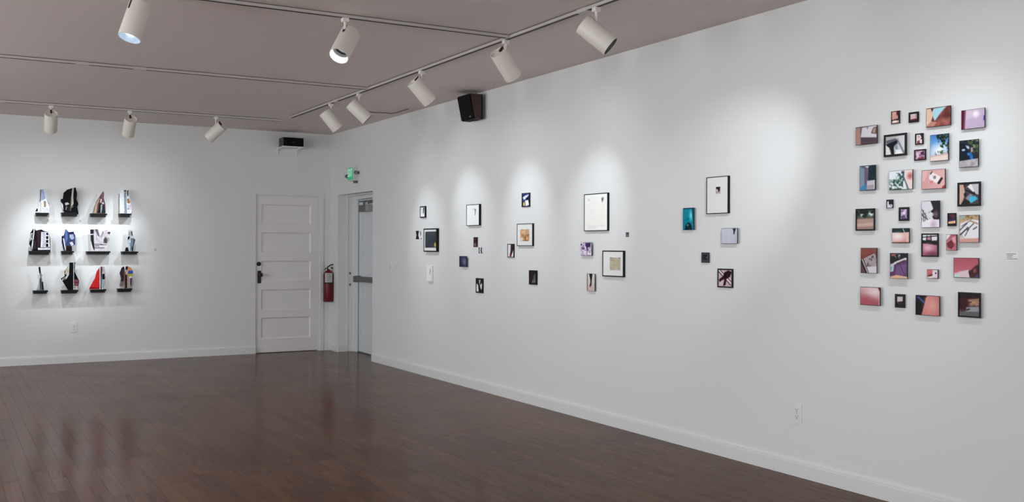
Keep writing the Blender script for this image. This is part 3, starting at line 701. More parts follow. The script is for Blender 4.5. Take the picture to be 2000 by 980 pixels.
# each: crop, shelf (left, right, top, bottom), shelf label, cut-out label, outline, base colour, coloured pieces
CUTS = [
 (2, (262, 425, 360, 405), 'white and lavender tapering tower', [(310, 60), (362, 60), (372, 110), (385, 150), (430, 260), (432, 358), (255, 358), (252, 335), (275, 300), (290, 345), (298, 230)], 'eef0f4',
  [('9aa4cc', [(336, 62), (360, 62), (382, 180), (340, 205)]), ('70727c', [(314, 66), (334, 64), (330, 200), (308, 240)]), ('b9bcc6', [(316, 240), (330, 215), (328, 350), (314, 350)]), ('9c8460', [(364, 210), (390, 212), (388, 285), (364, 292)]), ('15151a', [(254, 342), (275, 300), (289, 322), (280, 346)]), ('2c2c3c', [(386, 156), (394, 172), (430, 250), (430, 268)]), ('d8dae6', [(340, 300), (420, 300), (425, 345), (345, 350)])]),
 (2, (590, 805, 360, 408), 'rounded black shape split by a pale strip', [(720, 60), (770, 52), (788, 130), (780, 200), (805, 260), (790, 300), (805, 375), (625, 362), (595, 310), (578, 230), (580, 200), (605, 195), (615, 120), (660, 80)], '0c0d10',
  [('c9c4be', [(726, 58), (746, 56), (738, 160), (742, 262), (712, 300), (716, 150)]), ('57524a', [(706, 170), (716, 165), (710, 350), (694, 352)]), ('c8cdd2', [(632, 250), (665, 240), (692, 262), (668, 270), (640, 282)]), ('e4e6ea', [(580, 236), (606, 268), (612, 340), (596, 308)]), ('8a8c92', [(645, 295), (660, 288), (652, 340), (640, 335)]), ('70685f', [(712, 300), (742, 285), (738, 300), (715, 318)]), ('23262c', [(668, 300), (690, 290), (688, 350), (668, 350)])]),
 (3, (178, 388, 370, 415), 'mauve and tan pointed arch', [(338, 88), (348, 120), (345, 180), (365, 260), (368, 372), (212, 372), (225, 300), (250, 220), (300, 140)], '6c4a54',
  [('b39a7c', [(215, 370), (240, 255), (282, 182), (296, 176), (262, 262), (248, 370)]), ('15161c', [(284, 242), (306, 246), (300, 366), (262, 366), (276, 320)]), ('1c2a30', [(332, 252), (350, 262), (363, 366), (315, 369), (330, 320)]), ('dcdfe2', [(304, 188), (319, 192), (310, 238), (298, 230)]), ('cfd5d8', [(324, 228), (346, 240), (344, 254), (326, 250)]), ('9fb0b2', [(306, 262), (326, 262), (314, 364), (302, 364)]), ('8a5e68', [(316, 132), (338, 100), (342, 180), (322, 190)])]),
 (3, (545, 695, 370, 417), 'white sheet with a blue-grey fold and small orange patch', [(533, 120), (546, 128), (552, 80), (600, 74), (655, 72), (660, 140), (680, 200), (684, 250), (700, 300), (695, 372), (540, 372)], 'f2f3f5',
  [('55565c', [(534, 122), (543, 128), (546, 368), (540, 368)]), ('8fa2b4', [(600, 76), (630, 74), (640, 370), (606, 370)]), ('3a3a40', [(602, 76), (630, 74), (632, 90), (603, 92)]), ('4a4650', [(640, 80), (658, 76), (656, 140), (642, 160)]), ('b0764e', [(640, 192), (662, 178), (682, 226), (670, 248), (644, 236)]), ('d5d0d6', [(644, 262), (690, 270), (690, 320), (648, 330)]), ('777a82', [(648, 310), (664, 306), (662, 322), (650, 326)])]),
 (2, (173, 448, 850, 897), 'wide black shape with a white window grid', [(192, 620), (225, 570), (255, 572), (262, 590), (330, 575), (375, 600), (430, 610), (445, 700), (448, 850), (205, 850), (200, 800), (175, 760), (185, 720), (205, 715), (190, 660)], '0e0e11',
  [('e8e9ee', [(233, 573), (247, 573), (226, 760), (212, 848), (206, 790), (221, 700)]), ('dcdde4', [(196, 630), (218, 618), (212, 706), (196, 700)]), ('1a1014', [(202, 640), (214, 636), (210, 690), (202, 686)]), ('3a2328', [(272, 596), (320, 590), (314, 802), (282, 802)]), ('e6e6ef', [(330, 606), (430, 612), (440, 802), (322, 802)]), ('c2c0cc', [(344, 614), (384, 616), (382, 796), (342, 796)]), ('101013', [(394, 616), (420, 618), (420, 648), (392, 646)]), ('101013', [(390, 660), (420, 660), (420, 697), (390, 697)]), ('101013', [(390, 708), (420, 708), (420, 746), (390, 746)]), ('101013', [(390, 757), (420, 757), (420, 797), (390, 797)]), ('e2e2e6', [(285, 810), (442, 810), (442, 834), (290, 836)]), ('2a2a30', [(228, 700), (262, 720), (270, 820), (225, 830)])]),
 (2, (590, 748, 850, 895), 'ragged blue figure on a dark base', [(640, 570), (665, 590), (680, 610), (755, 600), (765, 660), (762, 770), (720, 790), (725, 850), (640, 850), (620, 840), (590, 740), (592, 660), (620, 650), (630, 610)], '39446e',
  [('0c0d10', [(592, 662), (606, 662), (632, 832), (616, 834)]), ('dfe2e6', [(606, 690), (624, 690), (644, 836), (634, 842)]), ('5f72a8', [(640, 580), (662, 592), (668, 700), (640, 760), (634, 640)]), ('a6b2d0', [(690, 640), (736, 636), (752, 690), (716, 706), (694, 680)]), ('20264a', [(678, 612), (752, 606), (758, 632), (690, 636)]), ('e9eaee', [(742, 606), (760, 590), (766, 636), (756, 640)]), ('c8ccd6', [(690, 740), (728, 730), (744, 770), (716, 788)]), ('1d1516', [(650, 780), (716, 790), (722, 848), (646, 848)]), ('5d4f3c', [(640, 780), (652, 780), (650, 848), (641, 848)])]),
 (3, (127, 430, 853, 893), 'wide pale shape with a small grey house', [(170, 565), (270, 562), (300, 660), (330, 590), (375, 570), (430, 600), (425, 640), (385, 650), (395, 680), (390, 835), (230, 845), (180, 840), (175, 700)], 'd8d0d8',
  [('23202a', [(172, 568), (218, 568), (214, 650), (228, 843), (204, 800), (178, 700)]), ('d8d0d8', [(174, 625), (212, 622), (212, 634), (174, 640)]), ('6a6670', [(226, 566), (268, 565), (290, 660), (272, 650)]), ('7c7680', [(340, 690), (366, 654), (394, 690), (390, 742), (340, 742)]), ('4c464e', [(350, 694), (366, 672), (382, 694), (380, 736), (350, 736)]), ('5a525a', [(226, 750), (330, 752), (330, 758), (226, 758)]), ('5a525a', [(228, 772), (286, 772), (286, 778), (228, 778)]), ('574f58', [(228, 796), (350, 798), (350, 804), (228, 804)]), ('6a626a', [(308, 758), (372, 756), (372, 762), (308, 764)]), ('2e2c32', [(390, 604), (426, 600), (424, 620), (396, 618)]), ('a8a4ae', [(306, 655), (332, 594), (346, 598), (318, 660)])]),
 (3, (577, 785, 855, 893), 'grey and white cloaked figure', [(655, 575), (700, 575), (715, 640), (750, 700), (735, 780), (720, 850), (610, 850), (620, 790), (645, 750), (645, 690), (655, 640)], 'cfd4d8',
  [('0f1013', [(650, 664), (680, 655), (672, 690), (650, 706)]), ('4c5c66', [(690, 680), (724, 684), (748, 702), (722, 800), (700, 846), (690, 790)]), ('8ea0aa', [(704, 690), (718, 692), (708, 780), (698, 780)]), ('523a42', [(690, 596), (706, 590), (714, 646), (700, 656)]), ('a8a2a6', [(660, 600), (688, 596), (690, 648), (664, 650)]), ('101114', [(624, 800), (648, 796), (664, 848), (616, 848)]), ('7a94a4', [(676, 740), (692, 738), (694, 848), (680, 848)]), ('2a3038', [(700, 800), (722, 796), (718, 846), (704, 848)])]),
 (4, (228, 418, 505, 545), 'slim grey dress shape with a black top', [(295, 205), (320, 205), (325, 270), (345, 320), (358, 400), (365, 505), (272, 500), (300, 420), (318, 340), (300, 260)], '7a8488',
  [('101013', [(296, 208), (318, 208), (325, 268), (312, 296), (302, 262)]), ('101214', [(335, 400), (350, 394), (362, 500), (340, 500)]), ('dfe0e4', [(334, 322), (346, 326), (357, 392), (344, 396)]), ('23282b', [(314, 350), (326, 340), (330, 490), (322, 498)]), ('b4bcc0', [(300, 430), (312, 400), (306, 496), (282, 496)])]),
 (4, (587, 805, 500, 540), 'tall black shape with a pale scarf and maroon corner', [(690, 145), (765, 145), (755, 260), (815, 380), (800, 470), (770, 495), (670, 495), (600, 380), (580, 350), (630, 320), (625, 260), (665, 200)], '0c0c0f',
  [('c6d0ca', [(672, 180), (690, 150), (684, 300), (654, 350), (592, 380), (600, 352), (650, 322)]), ('c8ae8a', [(640, 240), (668, 202), (672, 240), (648, 300), (630, 290)]), ('24302e', [(612, 352), (646, 338), (640, 352), (606, 370)]), ('dcdce0', [(740, 148), (747, 148), (746, 492), (739, 492)]), ('6c5862', [(750, 150), (764, 150), (756, 190), (750, 190)]), ('7c4a50', [(748, 360), (808, 368), (800, 442), (747, 442)]), ('5a3238', [(748, 390), (804, 394), (802, 408), (748, 404)]), ('d9cccc', [(747, 446), (800, 446), (788, 490), (747, 490)]), ('4a4048', [(752, 456), (768, 454), (766, 472), (754, 474)])]),
 (5, (178, 378, 490, 530), 'bright red sail shape beside a small standing figure', [(300, 200), (355, 200), (370, 300), (365, 440), (340, 490), (155, 490), (185, 430), (230, 350), (255, 260)], 'dfdfe2',
  [('dc2a30', [(155, 488), (185, 430), (230, 350), (255, 260), (290, 214), (289, 488)]), ('98141c', [(157, 488), (178, 462), (286, 470), (286, 488)]), ('3c3f46', [(303, 203), (325, 203), (318, 486), (303, 486)]), ('86929a', [(308, 330), (317, 330), (314, 470), (307, 470)]), ('c9b0b6', [(327, 206), (352, 206), (366, 298), (330, 298)]), ('15161a', [(325, 296), (354, 292), (356, 364), (326, 366)]), ('a9bcc8', [(324, 368), (352, 366), (350, 462), (330, 470)]), ('c49a88', [(356, 320), (366, 318), (362, 440), (355, 430)])]),
 (5, (525, 708, 480, 522), 'couple in dark gown and orange, blue, yellow stripes', [(570, 215), (600, 190), (615, 230), (630, 190), (660, 190), (700, 230), (718, 290), (712, 330), (690, 440), (660, 475), (560, 475), (545, 440), (560, 360), (545, 280)], 'b9b0ac',
  [('362a38', [(572, 212), (604, 195), (610, 270), (602, 350), (592, 450), (546, 444), (566, 350), (546, 276)]), ('1a1418', [(576, 206), (602, 196), (606, 232), (584, 240)]), ('747274', [(560, 386), (594, 380), (590, 450), (548, 444)]), ('7a5a4c', [(598, 262), (620, 260), (626, 474), (606, 474)]), ('191417', [(616, 300), (640, 300), (640, 470), (620, 470)]), ('c29e86', [(641, 210), (655, 210), (656, 474), (642, 474)]), ('2a1e1c', [(622, 196), (652, 194), (650, 230), (624, 240)]), ('d08a5e', [(656, 202), (690, 208), (706, 246), (655, 250)]), ('3c52a8', [(655, 250), (712, 246), (717, 286), (656, 290)]), ('b2b43c', [(660, 289), (718, 288), (710, 320), (664, 322)]), ('e2e0e0', [(664, 322), (710, 322), (704, 342), (666, 342)]), ('56345e', [(680, 342), (704, 342), (694, 440), (680, 436)])]),
]
SD, CY = 0.105, -0.072
def fan(mb, pts, y0, y1, color):
    mb.prism([(p.x, p.z) for p in pts], 1, y0, y1, color)
for (cr, sh, desc, outl, base, pcs) in CUTS:
    ox, oy = ORG[cr]
    def P(q, y): return on(1, y, ox + q[0] / K, oy + q[1] / K)
    a, b = P((sh[0], sh[2]), -SD), P((sh[1], sh[3]), -SD)
    zt = P(((sh[0] + sh[1]) / 2, sh[2]), -SD).z; zb_ = P(((sh[0] + sh[1]) / 2, sh[3]), -SD).z
    t = thing('display_shelf', ((a.x + b.x) / 2, 0, zb_), 'black wall shelf under the ' + desc, 'shelf', 'small black wall shelves')
    MB().box((a.x, -SD, zt - .018), (b.x, 0, zt), ch=.0015).build('shelf_board', M_SHELF, t)
    MB().box((a.x + .003, -SD + .002, zb_), (b.x - .014, 0, zt - .018)).build('shelf_block', M_SHELF, t)
    pts = [P(q, CY) for q in outl]
    dz = zt + .0005 - min(p.z for p in pts)
    for p in pts: p.z += dz
    zl = zt + .012                                   # flatten the foot so it stands on the board
    for p in pts:
        if p.z < zl: p.z = zt + .0005
    t = thing('photo_cutout', (sum(p.x for p in pts) / len(pts), CY, zt), 'cut-out photo: ' + desc, 'cutout', 'cut-out photographs on small shelves')
    t.location.x = (min(p.x for p in pts) + max(p.x for p in pts)) / 2
    m_ = MB(); fan(m_, pts, CY, CY + .007, hexc(base)); m_.build('board', M_CUT, t)
    for k, (c, poly) in enumerate(pcs):
        q = [P(v, CY) for v in poly]
        for v in q: v.z = max(v.z + dz, zt + .0006)
        m_ = MB(); fan(m_, q, CY - .0012 - .0004 * k, CY + .0005, hexc(c)); m_.build('photo_piece', M_CUT, t)
    MB().box((t.location.x - .012, CY + .007, zt + .0005), (t.location.x + .012, CY + .03, zt + .02)).build('foot_block', M_SHELF, t)

# ------------------------------------------------------------------ pictures: painted prints as vertex colours
def vnoise(U, V, s, seed):
    r = np.random.default_rng(seed); g = r.random((int(s) + 3, int(s) + 3))
    x, y = U * s, V * s; i, j = x.astype(int), y.astype(int); fx, fy = x - i, y - j
    fx = fx * fx * (3 - 2 * fx); fy = fy * fy * (3 - 2 * fy)
    return (g[i, j] * (1 - fx) + g[i + 1, j] * fx) * (1 - fy) + (g[i, j + 1] * (1 - fx) + g[i + 1, j + 1] * fx) * fy
def h3(h): return np.array([int(h[i:i + 2], 16) / 255.0 for i in (0, 2, 4)])
def raster(ops, asp):
    nx = 60; ny = int(min(90, max(24, round(nx / asp))))
    SS = 3; W_, H_ = (nx + 1) * SS, (ny + 1) * SS
    U, V = np.meshgrid((np.arange(W_) + .5) / W_, (np.arange(H_) + .5) / H_)
    img = np.ones((H_, W_, 3)) * .5
    def blend(c, a): img[:] = img * (1 - a[..., None]) + c * a[..., None]
    for k, op in enumerate(ops):
        o = op[0]
        if o == 'F': img[:] = h3(op[1])
        elif o == 'G':
            tt = {'x': U, 'y': V, 'd': (U + V) / 2, 'u': (U + 1 - V) / 2}[op[3]]
            img[:] = h3(op[1]) * (1 - tt[..., None]) + h3(op[2]) * tt[..., None]
        elif o == 'P':
            pts = op[2]; ins = np.zeros(U.shape, bool)
            for i in range(len(pts)):
                (x0, y0), (x1, y1) = pts[i], pts[i - 1]
                c = ((y0 > V) != (y1 > V))
                with np.errstate(divide='ignore', invalid='ignore'):
                    xi = (x1 - x0) * (V - y0) / (y1 - y0) + x0
                ins ^= c & (U < xi)
            blend(h3(op[1]), ins * (op[3] if len(op) > 3 else 1.0))
        elif o == 'E':
            _, c, cx_, cy_, rx, ry = op[:6]; soft = op[6] if len(op) > 6 else .15
            dd = np.sqrt(((U - cx_) / rx) ** 2 + ((V - cy_) / ry) ** 2)
            blend(h3(c), np.clip((1 + soft - dd) / (2 * soft), 0, 1))
        elif o == 'L':
            _, c, x0, y0, x1, y1, w = op
            dx, dy = x1 - x0, y1 - y0; tt = np.clip(((U - x0) * dx + (V - y0) * dy) / (dx * dx + dy * dy), 0, 1)
            dd = np.hypot(U - x0 - tt * dx, V - y0 - tt * dy)
            blend(h3(c), np.clip((w - dd) / .02 + .5, 0, 1))
        elif o == 'N':
            n_ = vnoise(U, V, op[2], 100 + k); img[:] = np.clip(img * (1 + op[1] * (n_ - .5) * 2)[..., None], 0, 1)
        elif o == 'S':                                # leaf-like splotches inside a box
            _, c, sc_, th, (x0, y0, x1, y1) = op
            n_ = .6 * vnoise(U, V, sc_, 200 + k) + .4 * vnoise(U, V, sc_ * 2.3, 300 + k)
            a = np.clip((n_ - th) * 12, 0, 1) * ((U > x0) & (U < x1) & (V > y0) & (V < y1))
            blend(h3(c), a)
    sm = img.reshape(ny + 1, SS, nx + 1, SS, 3).mean((1, 3))
    pad = np.pad(sm, ((1, 1), (1, 1), (0, 0)), mode='edge')
    sm = (pad[:-2, 1:-1] + pad[2:, 1:-1] + 2 * pad[1:-1, 1:-1]) / 4
    pad = np.pad(sm, ((1, 1), (1, 1), (0, 0)), mode='edge')
    sm = (pad[1:-1, :-2] + pad[1:-1, 2:] + 2 * pad[1:-1, 1:-1]) / 4
    g_ = np.random.default_rng(len(ops)).random(sm.shape[:2])[..., None]
    sm = sm * (.97 + .06 * g_)
    sm = np.clip((sm - .5) * 1.12 + .49, 0.01, 1)
    lin = np.where(sm <= .04045, sm / 12.92, ((sm + .055) / 1.055) ** 2.4)
    return lin, nx, ny
def print_mesh(name, parent, x, y0, y1, z0, z1, ops):
    """y0 is the edge at the viewer's left; the print faces into the room (-x)"""
    w, h = abs(y1 - y0), z1 - z0
    lin, nx, ny = raster(ops, w / h)
    ys = y0 + (y1 - y0) * np.arange(nx + 1) / nx; zs = z1 - h * np.arange(ny + 1) / ny
    YY, ZZ = np.meshgrid(ys, zs)
    vs = np.stack([np.full(YY.size, x), YY.ravel(), ZZ.ravel()], 1)
    idx = np.arange((nx + 1) * (ny + 1)).reshape(ny + 1, nx + 1)
    fs = np.stack([idx[:-1, :-1], idx[1:, :-1], idx[1:, 1:], idx[:-1, 1:]], -1).reshape(-1, 4)
    me = bpy.data.meshes.new(name); me.from_pydata(vs.tolist(), [], fs.tolist()); me.update()
    at = me.color_attributes.new('Col', 'FLOAT_COLOR', 'POINT')
    at.data.foreach_set('color', np.concatenate([lin.reshape(-1, 3), np.ones((vs.shape[0], 1))], 1).astype(np.float32).ravel())
    me.materials.append(M_PRINT)
    o = bpy.data.objects.new(name, me); col.objects.link(o)
    o.parent = parent; o.matrix_parent_inverse = Matrix.Translation(-parent.location)
    return o
def picture(label, box, style, ops, group, border=2.0, window=None, d=None, fm=None, cat='picture', off=0.0):
    """box: left, right, top, bottom pixel of the front face. style: frame | panel | sheet | canvas.
    window: the printed part of a matted sheet as fractions (x0, y0, x1, y1)"""
    d = d or {'frame': .018, 'panel': .02, 'sheet': .002, 'canvas': .02}[style]
    xl, xr, yt, yb = box; xc, yc = (xl + xr) / 2, (yt + yb) / 2
    y0, y1 = on(0, -d, xl, yc).y, on(0, -d, xr, yc).y
    z1, z0 = on(0, -d, xc, yt).z, on(0, -d, xc, yb).z
    name = {'frame': 'framed_picture', 'panel': 'mounted_photo', 'sheet': 'photo_print', 'canvas': 'canvas_picture'}[style]
    t = thing(name, (0, (y0 + y1) / 2, z0), label, cat, group)
    w, h = y0 - y1, z1 - z0
    bz = border * h / (yb - yt)                       # border pixels -> metres
    fm = fm or M_BLACK
    if style == 'frame':
        for (a0, a1, b0, b1) in ((y0, y0 - bz, z0, z1), (y1 + bz, y1, z0, z1)): MB().box((-off, a0, b0), (-d, a1, b1), ch=.0008).build('frame_side', fm, t)
        for (b0, b1) in ((z0, z0 + bz), (z1 - bz, z1)): MB().box((-off - .0002, y0 - bz, b0), (-d, y1 + bz, b1), ch=.0008).build('frame_rail', fm, t)
        iy0, iy1, iz0, iz1, fx = y0 - bz, y1 + bz, z0 + bz, z1 - bz, -d + .003
        if off: MB().box((0, y0 - w * .25, z0 + h * .3), (-off - .001, y1 + w * .25, z1 - h * .2)).build('hanging_block', M_MATB, t)
        if window:
            MB().box((-off, iy0, iz0), (fx, iy1, iz1)).build('mat_board', M_MATB, t)
            a, b, c, e = window; ww, hh_ = iy0 - iy1, iz1 - iz0
            print_mesh('print', t, fx - .0006, iy0 - a * ww, iy0 - c * ww, iz1 - e * hh_, iz1 - b * hh_, ops)
        else:
            MB().box((-off, iy0, iz0), (fx + .0008, iy1, iz1)).build('backing', M_MATB, t)
            print_mesh('print', t, fx, iy0, iy1, iz0, iz1, ops)
    elif style == 'panel':
        MB().box((-d + .0045, y0, z0), (-d, y1, z1), ch=.0006).build('panel', fm, t)
        print_mesh('print', t, -d - .0005, y0 - bz, y1 + bz, z0 + bz, z1 - bz, ops)
        MB().box((0, y0 - w * .25, z0 + h * .3), (-d + .0045, y1 + w * .25, z1 - h * .2)).build('hanging_block', M_MATB, t)
    elif style == 'sheet':
        MB().box((0, y0, z0), (-d + .0004, y1, z1)).build('backing_sheet', M_MATB, t)
        print_mesh('print', t, -d, y0, y1, z0, z1, ops)
    else:
        MB().box((0, y0, z0), (-d, y1, z1), ch=.001).build('canvas_body', M_MATB, t)
        print_mesh('print', t, -d - .0005, y0 - .004, y1 + .004, z0 + .004, z1 - .004, ops)
    return t
GA, GB = 'pictures in loose clusters along the wall', 'small photographs in the wall grid'
# ---- loose clusters
picture('small black-framed picture of one black stroke on white', (819.9, 830, 402.6, 425), 'frame', [('F', 'f4f5f6'), ('P', '16161a', [(.62, .05), (.9, .05), (.75, .75), (.62, .6)]), ('L', '8a8c90', .3, .1, .35, .6, .03)], GA, 2.2)
picture('unframed small print with a black hourglass shape and lavender patches', (812, 824, 450.6, 467), 'sheet', [('F', 'e9eaee'), ('P', '131318', [(0, 0), (.55, 0), (.42, .5), (.58, 1), (0, 1), (.12, .5)]), ('P', 'bdb6cf', [(.66, .05), (.86, .05), (.9, .6), (.7, .7)]), ('P', '2a2733', [(.72, .1), (.8, .1), (.84, .5), (.76, .5)]), ('P', '8d83a6', [(.8, .85), (1, .85), (1, 1), (.8, 1)])], GA)
picture('black-framed slate-blue picture with a yellow fleck and white mat', (827.2, 852.6, 446, 491.6), 'frame', [('G', '3f4851', '39414b', 'd'), ('N', .25, 5), ('P', 'c9b24a', [(.82, .72), (.95, .66), (1, .9), (.84, .95)]), ('P', '5a6168', [(.1, .05), (.6, .1), (.3, .4)], .4)], GA, 2.3, (.08, .09, .99, .86), d=.028)
picture('white canvas with a small column of grey lettering', (832.9, 843.6, 519, 549), 'canvas', [('F', 'f1f1f2'), ('L', '8d8f92', .66, .2, .66, .52, .05), ('L', 'a5a7aa', .8, .22, .8, .4, .03)], GA)
picture('thin black frame around white paper with one faint grey pencil stroke', (910.7, 935.6, 399, 440.5), 'frame', [('F', 'f5f6f7'), ('P', '8a8d90', [(.58, .22), (.76, .22), (.7, .52), (.64, .5), (.67, .3)]), ('L', 'c9cccf', .45, .22, .7, .2, .015), ('L', 'dcdee0', .05, .93, .95, .93, .008)], GA, 1.1, d=.023)
picture('unframed narrow dark red-brown print', (924.7, 933.4, 462.9, 482.5), 'sheet', [('F', '43262c'), ('N', .4, 4), ('E', '8d7076', .35, .75, .2, .15), ('E', '140c10', .7, .3, .2, .25)], GA)
picture('unframed tiny print of slanting black and lavender stripes', (934.5, 942.8, 483, 494.7), 'sheet', [('F', 'd8d6e2'), ('P', '1a1920', [(.05, 0), (.3, 0), (.2, .6), (.35, 1), (.1, 1)]), ('P', '1a1920', [(.6, 0), (.8, 0), (.75, .5), (.9, 1), (.65, 1), (.5, .5)])], GA)
picture('dark navy photo panel with a pale burst of light', (897, 911.3, 500, 521), 'panel', [('G', '2f3350', '1b2036', 'y'), ('E', 'e6e9f2', .72, .5, .1, .18, .8), ('E', '6a7088', .7, .5, .3, .35, .9), ('L', '9aa0b4', .2, .1, .9, .9, .01)], GA, .4)
picture('black-framed black-and-white picture with splintered white shapes', (929, 942.3, 543.2, 572), 'frame', [('F', '1d2026'), ('N', .6, 6), ('P', 'e4e6ea', [(.05, .35), (.3, .45), (.4, .95), (.05, .95)]), ('P', 'b7bcc4', [(.4, .1), (.7, .05), (.55, .5)]), ('P', 'd9dce2', [(.6, .45), (.95, .3), (.9, .7), (.7, .9)]), ('L', '0b0c0f', .2, .05, .8, .95, .06)], GA, 1.5, d=.013)
picture('dark-edged panel of blue, white and yellow torn shapes', (1018.7, 1034, 376.6, 403.8), 'frame', [('F', '2c3a6e'), ('N', .5, 5), ('P', 'd9def0', [(.05, .3), (.45, .15), (.95, .1), (.6, .35), (.3, .5)]), ('P', 'eef0e6', [(.4, .55), (.8, .45), (.95, .9), (.5, .98)]), ('P', 'd7c45c', [(.15, .7), (.35, .65), (.4, .95), (.15, .95)]), ('P', '141a38', [(.5, .35), (.9, .3), (.85, .5), (.55, .55)])], GA, 1.2, d=.011)
picture('black frame with a tan abstract square in a wide white mat', (1009.3, 1039.8, 436.5, 480.2), 'frame', [('G', 'c89f74', 'b88a60', 'x'), ('N', .25, 4), ('P', 'd9bfa0', [(.3, 0), (1, 0), (1, .4), (.4, .5)], .6), ('S', '6c5a52', 7, .6, (.3, .65, 1, 1)), ('E', 'e2d5c6', .15, .85, .15, .15)], GA, 1.2, (.2, .24, .80, .80))
picture('small dark frame with a maroon limb across white', (990.7, 1003.2, 476, 502.5), 'frame', [('F', 'e6e2e8'), ('P', '3b1f2a', [(.5, 0), (1, 0), (.95, .45), (.6, .95), (.3, .95), (.45, .6)]), ('P', '8b2a3c', [(.35, .75), (.65, .7), (.6, .98), (.3, .98)])], GA, 1.4, fm=M_BROWNF, d=.011)
picture('small black-framed near-black picture with a grey triangle', (1032.9, 1048.2, 527.7, 555.8), 'frame', [('G', '3a2028', '1b1416', 'x'), ('P', '77767c', [(.78, .15), (.85, .9), (.3, .95)]), ('P', '4f4a52', [(.5, .4), (.75, .2), (.6, .9)])], GA, 2.2, fm=M_BLACK, d=.01)
picture('large black frame around nearly blank cream paper with two dark specks', (1140.5, 1186.5, 377.6, 451), 'frame', [('F', 'f6f6f4'), ('P', 'f0efe9', [(.1, .1), (.92, .08), (.9, .84), (.08, .86)]), ('P', '4c4e54', [(.74, .12), (.84, .11), (.8, .2), (.76, .2)]), ('P', '55575c', [(.76, .2), (.8, .2), (.78, .25)]), ('E', 'a8b0a4', .19, .15, .025, .018), ('L', 'd2cdc4', .1, .88, .9, .87, .008), ('L', 'c6c2ba', .15, .93, .5, .92, .008)], GA, 1.6)
picture('small square panel of lavender with a dark purple wedge', (1134, 1155.4, 473, 499), 'panel', [('F', 'c9bcd4'), ('N', .3, 7), ('P', '4a3460', [(.45, .05), (.95, .02), (.9, .3), (.6, .45), (.42, .25)]), ('P', '1c1620', [(.02, .1), (.14, .12), (.1, .24), (.02, .24)]), ('P', 'e9dfe8', [(.3, .45), (.6, .5), (.5, .85), (.25, .8)]), ('P', '8a5a8a', [(.1, .35), (.3, .4), (.2, .6)]), ('S', '6e4c78', 8, .62, (.1, .4, .95, 1))], GA, .5)
picture('tiny unframed purple-grey print alone on the wall', (1222.2, 1228.4, 453.4, 462.6), 'sheet', [('F', '5d4c5c'), ('N', .4, 4), ('E', '9b8a94', .5, .65, .3, .15)], GA)
picture('black frame with a khaki paper square in white mat', (1176.2, 1217.6, 489.2, 540.4), 'frame', [('G', 'b5ad96', 'c2b9a2', 'y'), ('N', .08, 5), ('L', '5b5548', .05, .02, .2, .02, .03), ('L', 'a39a84', .02, .8, .98, .86, .012), ('L', '5b5548', .9, .02, .98, .02, .03)], GA, 2.2, (.34, .24, .87, .77))
picture('narrow cream print of a dark stockinged leg', (1146.4, 1161.7, 534.3, 568.4), 'panel', [('G', 'd9d3cb', 'cbbfb8', 'y'), ('P', '1f1a1c', [(.28, 0), (.72, 0), (.62, .35), (.6, .6), (.5, .78), (.3, .76), (.46, .5), (.42, .3)]), ('P', 'd2b6ae', [(.1, .72), (.9, .66), (.9, 1), (.1, 1)], .6), ('P', '3b2a2c', [(0, 0), (.08, 0), (.08, 1), (0, 1)])], GA, .5, d=.016)
picture('tall black frame with a tiny dark photo on white paper', (1379.4, 1421.8, 344.5, 417), 'frame', [('F', '8d8488'), ('P', '2a2628', [(.1, .02), (.9, .02), (.8, .55), (.55, .75), (.5, .4), (.15, .25)]), ('P', 'c0a8ac', [(.05, .75), (.95, .75), (.95, 1), (.05, 1)]), ('P', 'd8d4d6', [(.1, .35), (.45, .45), (.4, .7), (.1, .7)])], GA, 1.4, (.43, .27, .65, .46))
picture('turquoise photo panel with a pale glow and dark base', (1333.7, 1355.5, 405.8, 449), 'panel', [('G', '1a93a8', '0f8297', 'y'), ('E', '7fe0ee', .74, .35, .14, .2, .8), ('P', '0d5f74', [(.78, 0), (1, 0), (1, 1), (.9, .6)]), ('P', '0c2a38', [(.18, 1), (.25, .78), (.4, .68), (.6, .66), (.75, .76), (.85, .98)]), ('E', '5d8a92', .44, .78, .1, .05), ('L', '0c6d80', 0, .58, .6, .48, .02), ('L', '0b3a48', .02, .02, .9, .02, .02)], GA, .5, d=.018)
picture('pale lavender panel with a dark teal drip at the top', (1409, 1440.2, 445.3, 476), 'panel', [('G', 'cdcfdc', 'c2c2d2', 'd'), ('P', '23343f', [(.7, .02), (.92, .02), (.86, .2), (.82, .4), (.76, .38), (.76, .16)]), ('L', 'e0dfe8', .5, .02, .5, .95, .01), ('L', 'a8a6b8', .93, .05, .93, .95, .01)], GA, .7)
picture('small plain charcoal panel with a darker square inside', (1369.7, 1384.6, 492.8, 513), 'panel', [('F', '4c4c55'), ('P', '34343c', [(.2, .22), (.75, .22), (.75, .72), (.2, .72)]), ('P', '17181d', [(.45, .25), (.75, .25), (.72, .7), (.55, .7)]), ('E', '8f9aa4', .68, .5, .05, .08)], GA, .4, d=.012)
picture('black-framed picture of a maroon star shape over striped ground', (1401, 1430.2, 524.6, 561.6), 'frame', [('F', 'c9b2b8'), ('L', 'efe6e8', .05, .05, .95, .8, .03), ('L', '2a181c', .02, .12, .9, .9, .02), ('L', 'efe6e8', .2, 0, 1, .65, .025), ('L', '2a181c', .15, .02, 1, .72, .02), ('P', '38161e', [(.45, .15), (.75, .02), (1, .12), (.85, .42), (.6, .55), (.55, .9), (.35, .98), (.45, .55), (.1, .75), (.02, .6), (.35, .38)]), ('P', 'd8c4c8', [(.05, .8), (.3, .6), (.4, .8), (.2, .97)]), ('P', '16090c', [(.4, .2), (.65, .2), (.55, .5)])], GA, 2.6, d=.011)
